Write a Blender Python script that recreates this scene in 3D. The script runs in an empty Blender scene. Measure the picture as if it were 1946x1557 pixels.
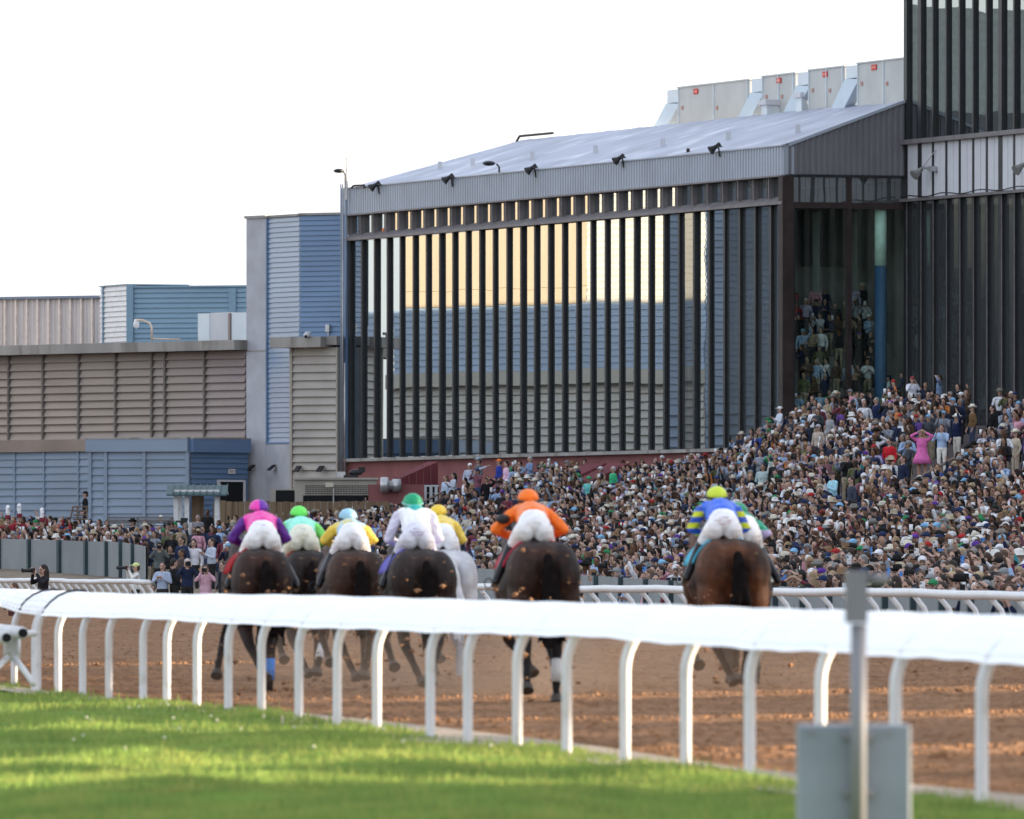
import bpy, bmesh, math, random
import numpy as np
from mathutils import Vector
random.seed(7); RNG = np.random.RandomState(11)
scene = bpy.context.scene
COL = scene.collection
F = 20000.0; CX = 973.0; HY = 1075.0; CAMH = 1.38

# ------------------------------------------------------------------ helpers
def at(x, y, D):
    return ((x-CX)/F*D, D, CAMH-(y-HY)/F*D)

def interp(x, xs, ys):
    return float(np.interp(x, xs, ys))

_mats = {}
def M(name, base=(.5, .5, .5), rough=.6, var=.12, scale=4., bump=0., bscale=30., spec=.3, metal=0., detail=4, stretch=None, second=None, smix=(.45, .6), sscale=6., trans=0.):
    if name in _mats: return _mats[name]
    m = bpy.data.materials.new(name); m.use_nodes = True
    nt = m.node_tree; N = nt.nodes; L = nt.links
    b = N['Principled BSDF']; b.inputs['Roughness'].default_value = rough
    b.inputs['Specular IOR Level'].default_value = spec; b.inputs['Metallic'].default_value = metal
    tc = N.new('ShaderNodeTexCoord'); co = tc.outputs['Object']
    if stretch:
        mp = N.new('ShaderNodeMapping'); mp.inputs['Scale'].default_value = stretch
        L.new(co, mp.inputs['Vector']); co = mp.outputs['Vector']
    nz = N.new('ShaderNodeTexNoise'); nz.inputs['Scale'].default_value = scale; nz.inputs['Detail'].default_value = detail
    L.new(co, nz.inputs['Vector'])
    rp = N.new('ShaderNodeValToRGB')
    rp.color_ramp.elements[0].position = .3; rp.color_ramp.elements[1].position = .7
    rp.color_ramp.elements[0].color = tuple(max(0, c*(1-var)) for c in base)+(1,)
    rp.color_ramp.elements[1].color = tuple(min(1, c*(1+var)) for c in base)+(1,)
    L.new(nz.outputs['Fac'], rp.inputs['Fac']); out = rp.outputs['Color']
    if second:
        n2 = N.new('ShaderNodeTexNoise'); n2.inputs['Scale'].default_value = sscale; n2.inputs['Detail'].default_value = 6
        L.new(co, n2.inputs['Vector'])
        r2 = N.new('ShaderNodeValToRGB'); r2.color_ramp.elements[0].position = smix[0]; r2.color_ramp.elements[1].position = smix[1]
        L.new(n2.outputs['Fac'], r2.inputs['Fac'])
        mx = N.new('ShaderNodeMix'); mx.data_type = 'RGBA'
        L.new(r2.outputs['Color'], mx.inputs[0]); L.new(out, mx.inputs[6]); mx.inputs[7].default_value = second+(1,)
        out = mx.outputs[2]
    L.new(out, b.inputs['Base Color'])
    if bump:
        nb = N.new('ShaderNodeTexNoise'); nb.inputs['Scale'].default_value = bscale; nb.inputs['Detail'].default_value = 5
        L.new(co, nb.inputs['Vector'])
        bp = N.new('ShaderNodeBump'); bp.inputs['Strength'].default_value = bump; bp.inputs['Distance'].default_value = .03
        L.new(nb.outputs['Fac'], bp.inputs['Height']); L.new(bp.outputs['Normal'], b.inputs['Normal'])
    if trans:
        tr = N.new('ShaderNodeBsdfTranslucent'); L.new(out, tr.inputs['Color'])
        ms = N.new('ShaderNodeMixShader'); ms.inputs[0].default_value = trans
        L.new(b.outputs[0], ms.inputs[1]); L.new(tr.outputs[0], ms.inputs[2])
        L.new(ms.outputs[0], N['Material Output'].inputs['Surface'])
    _mats[name] = m
    return m

def attr_mat(name):
    m = bpy.data.materials.new(name); m.use_nodes = True
    nt = m.node_tree; b = nt.nodes['Principled BSDF']; b.inputs['Roughness'].default_value = .8
    b.inputs['Specular IOR Level'].default_value = .15
    a = nt.nodes.new('ShaderNodeAttribute'); a.attribute_name = 'Col'
    nz = nt.nodes.new('ShaderNodeTexNoise'); nz.inputs['Scale'].default_value = 9; nz.inputs['Detail'].default_value = 3
    tc = nt.nodes.new('ShaderNodeTexCoord'); nt.links.new(tc.outputs['Object'], nz.inputs['Vector'])
    r = nt.nodes.new('ShaderNodeMapRange'); r.inputs[1].default_value = .3; r.inputs[2].default_value = .7; r.inputs[3].default_value = .6; r.inputs[4].default_value = 1.25
    nt.links.new(nz.outputs['Fac'], r.inputs[0])
    mx = nt.nodes.new('ShaderNodeMix'); mx.data_type = 'RGBA'; mx.blend_type = 'MULTIPLY'; mx.inputs[0].default_value = 1
    nt.links.new(a.outputs['Color'], mx.inputs[6]); nt.links.new(r.outputs[0], mx.inputs[7])
    nt.links.new(mx.outputs[2], b.inputs['Base Color'])
    return m

def glass_mat(name, refl=.55, tint=(.02, .03, .035), see=0., seecol=(.6, .7, .65), wob=.02):
    m = bpy.data.materials.new(name); m.use_nodes = True
    nt = m.node_tree; N = nt.nodes; L = nt.links
    N.remove(N['Principled BSDF'])
    gl = N.new('ShaderNodeBsdfGlossy'); gl.inputs['Roughness'].default_value = 0.0; gl.inputs['Color'].default_value = (.9, .95, .95, 1)
    di = N.new('ShaderNodeBsdfDiffuse'); di.inputs['Color'].default_value = tint+(1,)
    base = di.outputs[0]
    if see:
        tp = N.new('ShaderNodeBsdfTransparent'); tp.inputs['Color'].default_value = seecol+(1,)
        m1 = N.new('ShaderNodeMixShader'); m1.inputs[0].default_value = see
        L.new(base, m1.inputs[1]); L.new(tp.outputs[0], m1.inputs[2]); base = m1.outputs[0]
    ms = N.new('ShaderNodeMixShader'); ms.inputs[0].default_value = refl
    L.new(base, ms.inputs[1]); L.new(gl.outputs[0], ms.inputs[2]); L.new(ms.outputs[0], N['Material Output'].inputs['Surface'])
    tc = N.new('ShaderNodeTexCoord'); nz = N.new('ShaderNodeTexNoise'); nz.inputs['Scale'].default_value = .6; nz.inputs['Detail'].default_value = 1
    L.new(tc.outputs['Object'], nz.inputs['Vector'])
    bp = N.new('ShaderNodeBump'); bp.inputs['Strength'].default_value = wob; bp.inputs['Distance'].default_value = .1
    L.new(nz.outputs['Fac'], bp.inputs['Height']); L.new(bp.outputs['Normal'], gl.inputs['Normal'])
    _mats[name] = m
    return m

def tag(o, label=None, cat=None, group=None, kind=None):
    if label: o['label'] = label
    if cat: o['category'] = cat
    if group: o['group'] = group
    if kind: o['kind'] = kind
    return o

def link(o, parent=None):
    COL.objects.link(o)
    if parent is not None: o.parent = parent
    return o

def empty(name, label, cat, group=None, loc=(0, 0, 0)):
    o = bpy.data.objects.new(name, None); o.empty_display_size = .2; o.location = loc
    link(o); return tag(o, label, cat, group)

class Fr:
    """vertical wall frame: u along the wall, z up, o outwards"""
    def __init__(s, O, e, n): s.O = O; s.e = e; s.n = n
    def pt(s, u, z, o=0.): return (s.O[0]+s.e[0]*u+s.n[0]*o, s.O[1]+s.e[1]*u+s.n[1]*o, z)
    def u(s, px):
        k = px-CX
        return (k*s.O[1]-F*s.O[0])/(F*s.e[0]-k*s.e[1])
    def z(s, px, py):
        return CAMH+(HY-py)*(s.O[1]+s.e[1]*s.u(px))/F
    def shift(s, o, du=0): 
        return Fr((s.O[0]+s.n[0]*o+s.e[0]*du, s.O[1]+s.n[1]*o+s.e[1]*du), s.e, s.n)
def frame2(p, q):
    """from plan point p to q; outward side faces the camera"""
    dx, dy = q[0]-p[0], q[1]-p[1]; l = math.hypot(dx, dy); e = (dx/l, dy/l)
    n = (e[1], -e[0])
    if n[0]*p[0]+n[1]*p[1] > 0: n = (-n[0], -n[1])
    f = Fr(p, e, n); f.L = l
    return f
WORLD = Fr((0, 0), (1, 0), (0, 1))   # u=x, o=y

class MB:
    def __init__(s): s.v = []; s.f = []; s.m = []; s.c = []
    def add(s, V, Fs, m=0):
        k = len(s.v); s.v.extend(tuple(map(float, p)) for p in V); s.f.extend(tuple(i+k for i in f) for f in Fs); s.m.extend([m]*len(Fs))
    def quad(s, a, b, c, d, m=0): s.add([a, b, c, d], [(0, 1, 2, 3)], m)
    def box(s, fr, u0, u1, z0, z1, o0, o1, m=0):
        P = [fr.pt(u, z, o) for z in (z0, z1) for (u, o) in ((u0, o0), (u1, o0), (u1, o1), (u0, o1))]
        s.add(P, [(0, 1, 2, 3), (7, 6, 5, 4), (0, 4, 5, 1), (1, 5, 6, 2), (2, 6, 7, 3), (3, 7, 4, 0)], m)
    def bbox(s, c, h, m=0):
        s.box(WORLD, c[0]-h[0], c[0]+h[0], c[2]-h[2], c[2]+h[2], c[1]-h[1], c[1]+h[1], m)
    def tube(s, pts, r, n=8, m=0):
        pts = [np.array(p, float) for p in pts]; rs = r if hasattr(r, '__len__') else [r]*len(pts)
        V = []; Fs = []; up = None
        for i, p in enumerate(pts):
            d = pts[min(i+1, len(pts)-1)]-pts[max(i-1, 0)]; d /= np.linalg.norm(d)+1e-9
            if up is None: up = np.array((0, 0, 1.)) if abs(d[2]) < .9 else np.array((0, 1., 0))
            a = np.cross(d, up); a /= np.linalg.norm(a)+1e-9; b = np.cross(a, d); up = b
            for k in range(n):
                t = 2*math.pi*k/n; V.append(p+rs[i]*(math.cos(t)*a+math.sin(t)*b))
        for i in range(len(pts)-1):
            for k in range(n):
                k2 = (k+1) % n; Fs.append((i*n+k, i*n+k2, (i+1)*n+k2, (i+1)*n+k))
        Fs.append(tuple(range(n))[::-1]); Fs.append(tuple((len(pts)-1)*n+k for k in range(n)))
        s.add(V, Fs, m)
    def prim(s, P, m=0): s.add(P[0], P[1], m)
    def lap(s, fr, u0, u1, z0, z1, pitch, depth, o=0., m=0):
        """horizontal lap siding: each board leans out to a lip at its foot"""
        n = max(1, round((z1-z0)/pitch)); p = (z1-z0)/n
        for i in range(n):
            a, b = z0+i*p, z0+(i+1)*p
            s.quad(fr.pt(u0, a, o+depth), fr.pt(u1, a, o+depth), fr.pt(u1, b, o), fr.pt(u0, b, o), m)
            s.quad(fr.pt(u0, a, o), fr.pt(u1, a, o), fr.pt(u1, a, o+depth), fr.pt(u0, a, o+depth), m)
            s.add([fr.pt(u0, a, o), fr.pt(u0, a, o+depth), fr.pt(u0, b, o)], [(0, 1, 2)], m)
            s.add([fr.pt(u1, a, o), fr.pt(u1, a, o+depth), fr.pt(u1, b, o)], [(0, 2, 1)], m)
    def ribs(s, fr, u0, u1, zb, zt, pitch, depth, o=0., m=0, duty=.5):
        """vertical ribbed sheet; zb, zt may be callables of u"""
        fb = zb if callable(zb) else (lambda u: zb); ft = zt if callable(zt) else (lambda u: zt)
        n = max(1, round((u1-u0)/pitch)); p = (u1-u0)/n; prof = []
        for i in range(n):
            a = u0+i*p
            prof += [(a, 0), (a+p*.1, depth), (a+p*duty, depth), (a+p*(duty+.1), 0)]
        prof.append((u1, 0))
        V = []
        for (u, d) in prof: V += [fr.pt(u, fb(u), o+d), fr.pt(u, ft(u), o+d)]
        s.add(V, [(2*i, 2*i+2, 2*i+3, 2*i+1) for i in range(len(prof)-1)], m)
    def build(s, name, mats, parent=None, smooth=False):
        me = bpy.data.meshes.new(name); me.from_pydata(s.v, [], s.f); me.update()
        if not isinstance(mats, (list, tuple)): mats = [mats]
        for m in mats: me.materials.append(m)
        if len(mats) > 1: me.polygons.foreach_set('material_index', s.m)
        if smooth: me.polygons.foreach_set('use_smooth', [True]*len(me.polygons))
        o = bpy.data.objects.new(name, me); link(o, parent)
        return o

# solid primitives as quad grids (numpy)
def rev(p0, axis, prof, n, sc=None, c=None):
    p0 = np.array(p0, float); d = np.array(axis, float); d /= np.linalg.norm(d)+1e-12
    up = np.array((0, 1., 0)) if abs(d[1]) < .9 else np.array((1., 0, 0))
    a = np.cross(d, up); a /= np.linalg.norm(a); b = np.cross(a, d)
    t = np.arange(n)*2*math.pi/n
    ring = np.cos(t)[:, None]*a+np.sin(t)[:, None]*b
    V = np.concatenate([p0+d*h+ring*r for (h, r) in prof])
    m = len(prof); Q = []
    for i in range(m-1):
        for k in range(n):
            k2 = (k+1) % n; Q.append((i*n+k, (i+1)*n+k, (i+1)*n+k2, i*n+k2))
    return V, Q
def cap(p0, p1, r0, r1=None, n=8):
    r1 = r0 if r1 is None else r1; p0 = np.array(p0, float); p1 = np.array(p1, float); L = np.linalg.norm(p1-p0)
    ax = p1-p0 if L > 1e-6 else np.array((0, 0, 1.))
    return rev(p0, ax, [(-r0, .03*r0), (-.7*r0, .7*r0), (0, r0), (L, r1), (L+.7*r1, .7*r1), (L+r1, .03*r1)], n)
def ell(c, r, n=10, m=7):
    th = np.linspace(-math.pi/2*.985, math.pi/2*.985, m)
    V, Q = rev((0, 0, 0), (0, 0, 1), [(math.sin(t), math.cos(t)) for t in th], n)
    return V*np.array(r)+np.array(c), Q
def merge(prims):
    mb = MB()
    for p in prims: mb.prim(p)
    return mb
def remesh(prims, voxel, name, smooth=2, inflate=0.):
    """one continuous skin grown over a set of solids"""
    mb = merge(prims); 
    me = bpy.data.meshes.new('tmp'); me.from_pydata(mb.v, [], mb.f); me.update()
    bm = bmesh.new(); bm.from_mesh(me)
    bmesh.ops.holes_fill(bm, edges=[e for e in bm.edges if e.is_boundary], sides=0)
    bmesh.ops.recalc_face_normals(bm, faces=bm.faces); bm.to_mesh(me); bm.free()
    o = bpy.data.objects.new('tmp', me); COL.objects.link(o)
    r = o.modifiers.new('r', 'REMESH'); r.mode = 'VOXEL'; r.voxel_size = voxel; r.use_smooth_shade = True
    if smooth:
        s = o.modifiers.new('s', 'SMOOTH'); s.factor = .5; s.iterations = smooth
    if inflate:
        d = o.modifiers.new('d', 'DISPLACE'); d.strength = inflate; d.mid_level = 0
    dg = bpy.context.evaluated_depsgraph_get(); dg.update()
    out = bpy.data.meshes.new_from_object(o.evaluated_get(dg)); out.name = name
    bpy.data.objects.remove(o); bpy.data.meshes.remove(me)
    out.polygons.foreach_set('use_smooth', [True]*len(out.polygons))
    return out
def inst(name, me, mats, parent=None, loc=None, rz=0., sc=1.):
    """a copy that shares mesh data but carries its own materials"""
    if not isinstance(mats, (list, tuple)): mats = [mats]
    while len(me.materials) < len(mats): me.materials.append(None)
    o = bpy.data.objects.new(name, me); link(o, parent)
    for i, m in enumerate(mats):
        o.material_slots[i].link = 'OBJECT'; o.material_slots[i].material = m
    if loc is not None: o.location = loc; o.rotation_euler = (0, 0, rz)
    if sc != 1.: o.scale = (sc, sc, sc) if not hasattr(sc, '__len__') else sc
    return o

# ------------------------------------------------------------------ camera, light, sky
cam = bpy.data.cameras.new('camera'); cam.sensor_width = 36; cam.lens = F*36/1946
cam.shift_y = (HY-778.5)/1946; cam.clip_end = 20000; cam.clip_start = 1
cam.dof.use_dof = True; cam.dof.focus_distance = 260; cam.dof.aperture_fstop = 8.
co = bpy.data.objects.new('camera', cam); COL.objects.link(co); co.location = (0, 0, CAMH); co.rotation_euler = (math.pi/2, 0, 0)
scene.camera = co
SUN_EL = math.radians(8.5); SUN_AZ = math.radians(80)     # clockwise from the line of sight
S = Vector((math.sin(SUN_AZ)*math.cos(SUN_EL), math.cos(SUN_AZ)*math.cos(SUN_EL), math.sin(SUN_EL)))
sl = bpy.data.lights.new('sun', 'SUN'); sl.energy = 5.; sl.angle = math.radians(.53); sl.color = (1., .79, .55)
so = bpy.data.objects.new('sun', sl); COL.objects.link(so); so.rotation_euler = S.to_track_quat('Z', 'Y').to_euler(); so.location = (60, 60, 80)
w = bpy.data.worlds.new('World'); scene.world = w; w.use_nodes = True
wn = w.node_tree.nodes; sky = wn.new('ShaderNodeTexSky'); sky.sky_type = 'NISHITA'; sky.sun_disc = False
sky.sun_elevation = SUN_EL; sky.sun_rotation = SUN_AZ; sky.dust_density = 1.5; sky.air_density = 1.; sky.ozone_density = 1.5; sky.altitude = 100
hs = wn.new('ShaderNodeHueSaturation'); hs.inputs['Saturation'].default_value = .5
w.node_tree.links.new(sky.outputs[0], hs.inputs['Color'])
hz = wn.new('ShaderNodeMix'); hz.data_type = 'RGBA'; hz.inputs[0].default_value = .62; hz.inputs[7].default_value = (1.48, 1.58, 1.84, 1)   # thin bright overcast
w.node_tree.links.new(hs.outputs[0], hz.inputs[6])
w.node_tree.links.new(hz.outputs[2], wn['Background'].inputs['Color']); wn['Background'].inputs['Strength'].default_value = .15
scene.view_settings.view_transform = 'Standard'; scene.view_settings.look = 'None'; scene.view_settings.exposure = 2.3; scene.view_settings.gamma = 1
try:
    scene.cycles.max_bounces = 6; scene.cycles.transparent_max_bounces = 12; scene.cycles.use_denoising = True
except Exception: pass
# ------------------------------------------------------------------ materials of the setting
m_dirt = M('dirt', (.262, .145, .08), .95, .25, .8, 1., 26, .1, second=(.155, .078, .038), smix=(.5, .62), sscale=14)
m_sand = M('sand', (.42, .36, .29), .95, .15, 3, .5, 40, .1)
m_soil = M('ground_soil', (.2, .16, .12), .95, .2, .6, .3, 20, .1)
m_turf = M('turf_soil', (.15, .24, .05), .95, .3, 1.2, .6, 30, .1, second=(.18, .24, .05), sscale=3)
m_apron = M('apron_concrete', (.25, .23, .21), .9, .2, .7, .2, 12, .1)
m_white = M('white_paint', (.66, .66, .67), .45, .04, 3, .06, 30, .3, second=(.52, .5, .47), smix=(.58, .75), sscale=5)
m_cover = M('white_rail_cover', (.93, .94, .95), .4, .03, 1.5, .05, 8, .35)
m_black = M('black_metal', (.02, .02, .022), .5, .2, 5)
m_frame = M('dark_bronze_frame', (.017, .018, .021), .45, .25, 2, .05, 20, .4)
m_frame2 = M('grey_bronze_frame', (.16, .145, .15), .5, .2, 2, .05, 20, .35)
m_rust = M('brown_steel', (.036, .024, .023), .6, .3, 1.5, .1, 15, .3)
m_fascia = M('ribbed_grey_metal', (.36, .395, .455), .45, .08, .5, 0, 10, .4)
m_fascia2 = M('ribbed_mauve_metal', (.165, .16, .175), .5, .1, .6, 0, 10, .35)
m_roof = M('grey_roof_membrane', (.36, .38, .46), .55, .18, .35, .1, 5, .3, stretch=(1, 1, 1), second=(.62, .64, .7), smix=(.55, .75), sscale=.5)
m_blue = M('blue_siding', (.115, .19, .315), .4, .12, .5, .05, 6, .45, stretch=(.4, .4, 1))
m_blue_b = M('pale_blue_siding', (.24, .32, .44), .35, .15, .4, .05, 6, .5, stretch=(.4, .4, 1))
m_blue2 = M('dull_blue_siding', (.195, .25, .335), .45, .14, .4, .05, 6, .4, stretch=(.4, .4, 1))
m_blue3 = M('penthouse_blue_siding', (.165, .27, .36), .4, .1, .5, .05, 6, .45, stretch=(.4, .4, 1))
m_louv = M('beige_louvre', (.30, .255, .225), .5, .14, .5, .05, 6, .35, stretch=(.3, .3, 1), second=(.25, .2, .2), smix=(.4, .7), sscale=.25)
m_louv2 = M('pale_louvre', (.36, .33, .30), .5, .14, .5, .05, 6, .35)
m_conc = M('stained_concrete', (.30, .285, .27), .9, .2, .8, .2, 8, .15, second=(.17, .15, .13), smix=(.52, .72), sscale=1.3, stretch=(1, 1, .25))
m_block = M('grey_blockwork', (.40, .41, .45), .85, .12, 1.2, .15, 10, .2)
m_palemetal = M('pale_rib_metal', (.60, .55, .54), .5, .08, .6, 0, 10, .3)
m_whitepanel = M('white_metal_panel', (.54, .55, .58), .5, .06, .8, .05, 10, .3)
m_hvac = M('hvac_grey', (.46, .47, .46), .5, .08, .8, .05, 8, .35)
m_hvac2 = M('hvac_pale', (.62, .68, .72), .45, .06, .8, .05, 8, .35)
m_red = M('red_plate', (.55, .03, .02), .5, .1)
m_maroon = M('maroon_wall', (.22, .085, .085), .8, .12, 1., .1, 12, .2)
m_maroon2 = M('maroon_metal', (.16, .035, .045), .5, .15, 1., .05, 12, .35)
m_wood = M('weathered_wood', (.18, .125, .08), .85, .3, 2.2, .3, 20, .15, stretch=(3, 3, .15))
m_beige = M('beige_metal', (.34, .31, .27), .6, .12, .8, .05, 10, .3)
m_hole = M('dark_opening', (.008, .009, .011), .9, .2)
m_green = M('dark_green_roof', (.04, .085, .09), .5, .15, 1., .05, 10, .35)
m_steel = M('galvanised_steel', (.42, .42, .43), .35, .15, 3, .05, 20, .5, metal=.6)
m_fpanel = M('grey_fence_panel', (.21, .225, .235), .7, .1, .9, .08, 9, .2)
m_fpost = M('dark_fence_post', (.035, .06, .07), .6, .2, 1.5)
m_rail = M('brown_handrail', (.15, .105, .08), .6, .2, 3)
m_inner = M('interior_wall', (.2, .2, .19), .9, .3, .5)
m_innerL = M('interior_pale_wall', (.12, .13, .12), .9, .2, .5)
m_sign = M('grey_box_metal', (.24, .27, .31), .55, .14, 1.8, .1, 10, .3)
m_pole = M('grey_pole_metal', (.22, .22, .24), .5, .15, 2)
m_brick = M('terrace_concrete', (.075, .06, .058), .9, .3, 3, .2, 20, .15)
m_grey = M('aged_grey_plastic', (.22, .22, .21), .6, .2)

# ------------------------------------------------------------------ ground
def xr(D): return 25.9-.1406*D                 # outer rail, plan
def snear(x): return 172.5+.0883*x
FX = [-260, -70, 0, 57, 114, 165, 204, 231, 254, 277, 600, 900, 1250, 1600, 1946, 2120, 2400]
FS = [55.5, 57.4, 58.4, 59, 59.6, 60, 60.4, 60.9, 61.4, 62, 66, 74, 90, 106, 123, 130, 142]
FT = [1012, 1018, 1024, 1025.6, 1027.3, 1029, 1030, 1031, 1035, 1039, 1064, 1080, 1102.5, 1121, 1131, 1136, 1142]
FB = [1.3, 1.3, 1.28, 1.22, 1.14, 1.08, 1.03, 1.0, .95, .86, .45, .2, -.05, -.19, -.26, -.3, -.3]
def fence_s(x): return interp(x, FX, FS)
def fence_top(x): s = fence_s(x); return CAMH-(interp(x, FX, FT)-HY)/s
def fence_base(x): return interp(x, FX, FB)

mb = MB(); mb.quad((-9000, -2000, -1.2), (9000, -2000, -1.2), (9000, 12000, -1.2), (-9000, 12000, -1.2))
tag(mb.build('ground', m_soil), kind='structure')
# dirt track: a fine sheet where it is seen, roughened
Ds = np.concatenate([np.linspace(30, 62, 30), np.linspace(62.1, 150, 700), np.linspace(150.5, 330, 180), np.linspace(335, 700, 20)])
mb = MB(); nu = 90; V = []
for D in Ds:
    xl = max(-.0557*D-2.5, -60) if D < 350 else -80; xh = xr(D)+.7
    V.append([(xl+(xh-xl)*(k/nu), D) for k in range(nu+1)])
V = np.array(V)
g = RNG.rand(*V.shape[:2]); g2 = RNG.rand(V.shape[0], V.shape[1])
Z = (g**3)*.035+(g2 > .97)*.045*RNG.rand(*g.shape)
Z *= (V[..., 1] < 330)
BK = np.clip((V[..., 0]-(11.3-.146*V[..., 1]))/(xr(V[..., 1])-11.3+.146*V[..., 1]), 0, 1.1)**1.6*.28
Z = Z+BK
Z[:, -1] = .3
Z[V[..., 0] < 11.3-.146*V[..., 1]-.35] = -.12
pts = np.concatenate([V, Z[..., None]], -1).reshape(-1, 3)
nr = nu+1
mb.v = [tuple(p) for p in pts]
mb.f = [(i*nr+k, i*nr+k+1, (i+1)*nr+k+1, (i+1)*nr+k) for i in range(len(Ds)-1) for k in range(nu)]
mb.m = [0]*len(mb.f)
tag(mb.build('dirt_track', m_dirt), kind='structure')
# turf and sand strip, borders read off in the ground plane
GX = [-60, 0, 110, 370, 500, 800, 1100, 1400, 1550, 1946, 2100]
GY = [1297, 1305, 1324, 1352, 1368, 1405, 1440, 1488, 1508, 1546, 1562]
SY = [1296, 1301, 1316, 1340, 1347, 1378, 1413, 1458, 1472, 1511, 1528]
def gpt(x, y, z=0.): 
    D = (CAMH-z)*F/(y-HY); return ((x-CX)/F*D, D, z)
mb = MB(); xs = np.linspace(-60, 2100, 60)
A = [gpt(x, interp(x, GX, SY), .045) for x in xs]; B = [gpt(x, interp(x, GX, GY)+6, .045) for x in xs]
for i in range(len(xs)-1): mb.quad(B[i], B[i+1], A[i+1], A[i])
tag(mb.build('sand_path', m_sand), kind='structure')
def turf_z(X, D):
    return .05+.034*math.sin(X*1.1+D*.21)*math.sin(D*.17+1.)+.018*math.sin(X*2.7-D*.4)+.01*math.sin(X*5.3+D*.9)
mb = MB(); rows = 46; nx = 70
xs = np.linspace(-80, 2100, nx)
G = []
for x in xs:
    t0 = gpt(x, interp(x, GX, GY), .05); Dt = t0[1]
    col = []
    for j in range(rows+1):
        D = Dt+(20-Dt)*(j/rows)**1.1
        X = (x-CX)/F*D
        col.append((X, D, turf_z(X, D) if j else .03))
    G.append(col)
for i in range(nx-1):
    for j in range(rows): mb.quad(G[i][j], G[i+1][j], G[i+1][j+1], G[i][j+1])
tag(mb.build('turf', m_turf, smooth=True), kind='structure')
# strip between outer rail and fence, with a dip at its middle
mb = MB(); prev = None
for x in np.linspace(-260, 2400, 110):
    s = fence_s(x); D = F/s; Xf = (x-CX)/s; zb = fence_base(x)
    k = (x-CX)/F; Dr = 25.9/(k+.1406); Xr = xr(Dr)+.65
    row = []
    for v, zz in ((0, .29), (.06, .2), (.3, -.3), (.55, -.25+.25*max(zb, -.2)), (.8, zb*.8-.03), (1, zb), (1.04, zb)):
        row.append((Xr+(Xf-Xr)*v, Dr+(D-Dr)*v, zz))
    if prev:
        for a in range(len(row)-1): mb.quad(prev[a], row[a], row[a+1], prev[a+1])
    prev = row
tag(mb.build('apron', m_soil, smooth=True), kind='structure')

# crowd terrace: depth of a head seen at (x, y)
X1 = [-300, 0, 60, 240, 300, 440, 480, 560, 740, 830, 850, 880, 960, 1100, 1150, 1250, 1350, 1400, 1440, 1490, 1540, 1600, 1700, 1790, 1850, 1946, 2300]
Y1 = [985, 985, 980, 998, 985, 990, 975, 965, 955, 930, 905, 878, 872, 878, 882, 868, 862, 840, 805, 775, 755, 745, 732, 726, 745, 748, 745]
S1 = [50, 50, 50.5, 52, 50, 48.5, 47, 46, 46, 46, 46, 46, 46, 46.5, 46.7, 47, 48, 48.4, 49, 49.5, 49.7, 50, 50.7, 51, 51.5, 52, 54]
Y0X = [-300, 0, 230, 277, 440, 560, 900, 1130, 1300, 1500, 1946, 2300]
Y0Y = [1010, 1010, 1019, 1046, 1055, 1056, 1060, 1076, 1085, 1097, 1103, 1108]
def crowd_D(x, y):
    y1 = interp(x, X1, Y1); y0 = interp(x, Y0X, Y0Y); t = (y0-y)/max(20, y0-y1)
    D0 = F/(fence_s(x)*.985); D1 = F/interp(x, X1, S1)
    t = max(-.12, min(1.06, t))
    if t < 0: return D0+(D1-D0)*t*.12
    return D0+(D1-D0)*t**.9
def crowd_pt(x, y):
    D = crowd_D(x, y); X, Y, Z = at(x, y, D); return X, Y, Z
mb = MB(); prev = None; nt_ = 30
for x in np.linspace(-300, 2300, 100):
    y1 = interp(x, X1, Y1); y0 = interp(x, Y0X, Y0Y); row = []
    for j in range(nt_+1):
        t = j/nt_*1.06; y = y0+(y1-y0)*t; X, Y, Z = crowd_pt(x, y); row.append((X, Y, Z-1.7))
    row.insert(0, (row[0][0]-.0, row[0][1]-.6, row[0][2]-1.2))
    lx, ly, lz = row[-1]; row.append((lx*(1+30/ly), ly+30, lz-.02))
    if prev:
        for a in range(len(row)-1): mb.quad(prev[a], row[a], row[a+1], prev[a+1])
    prev = row
tag(mb.build('terrace', m_brick, smooth=True), kind='structure')

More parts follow.
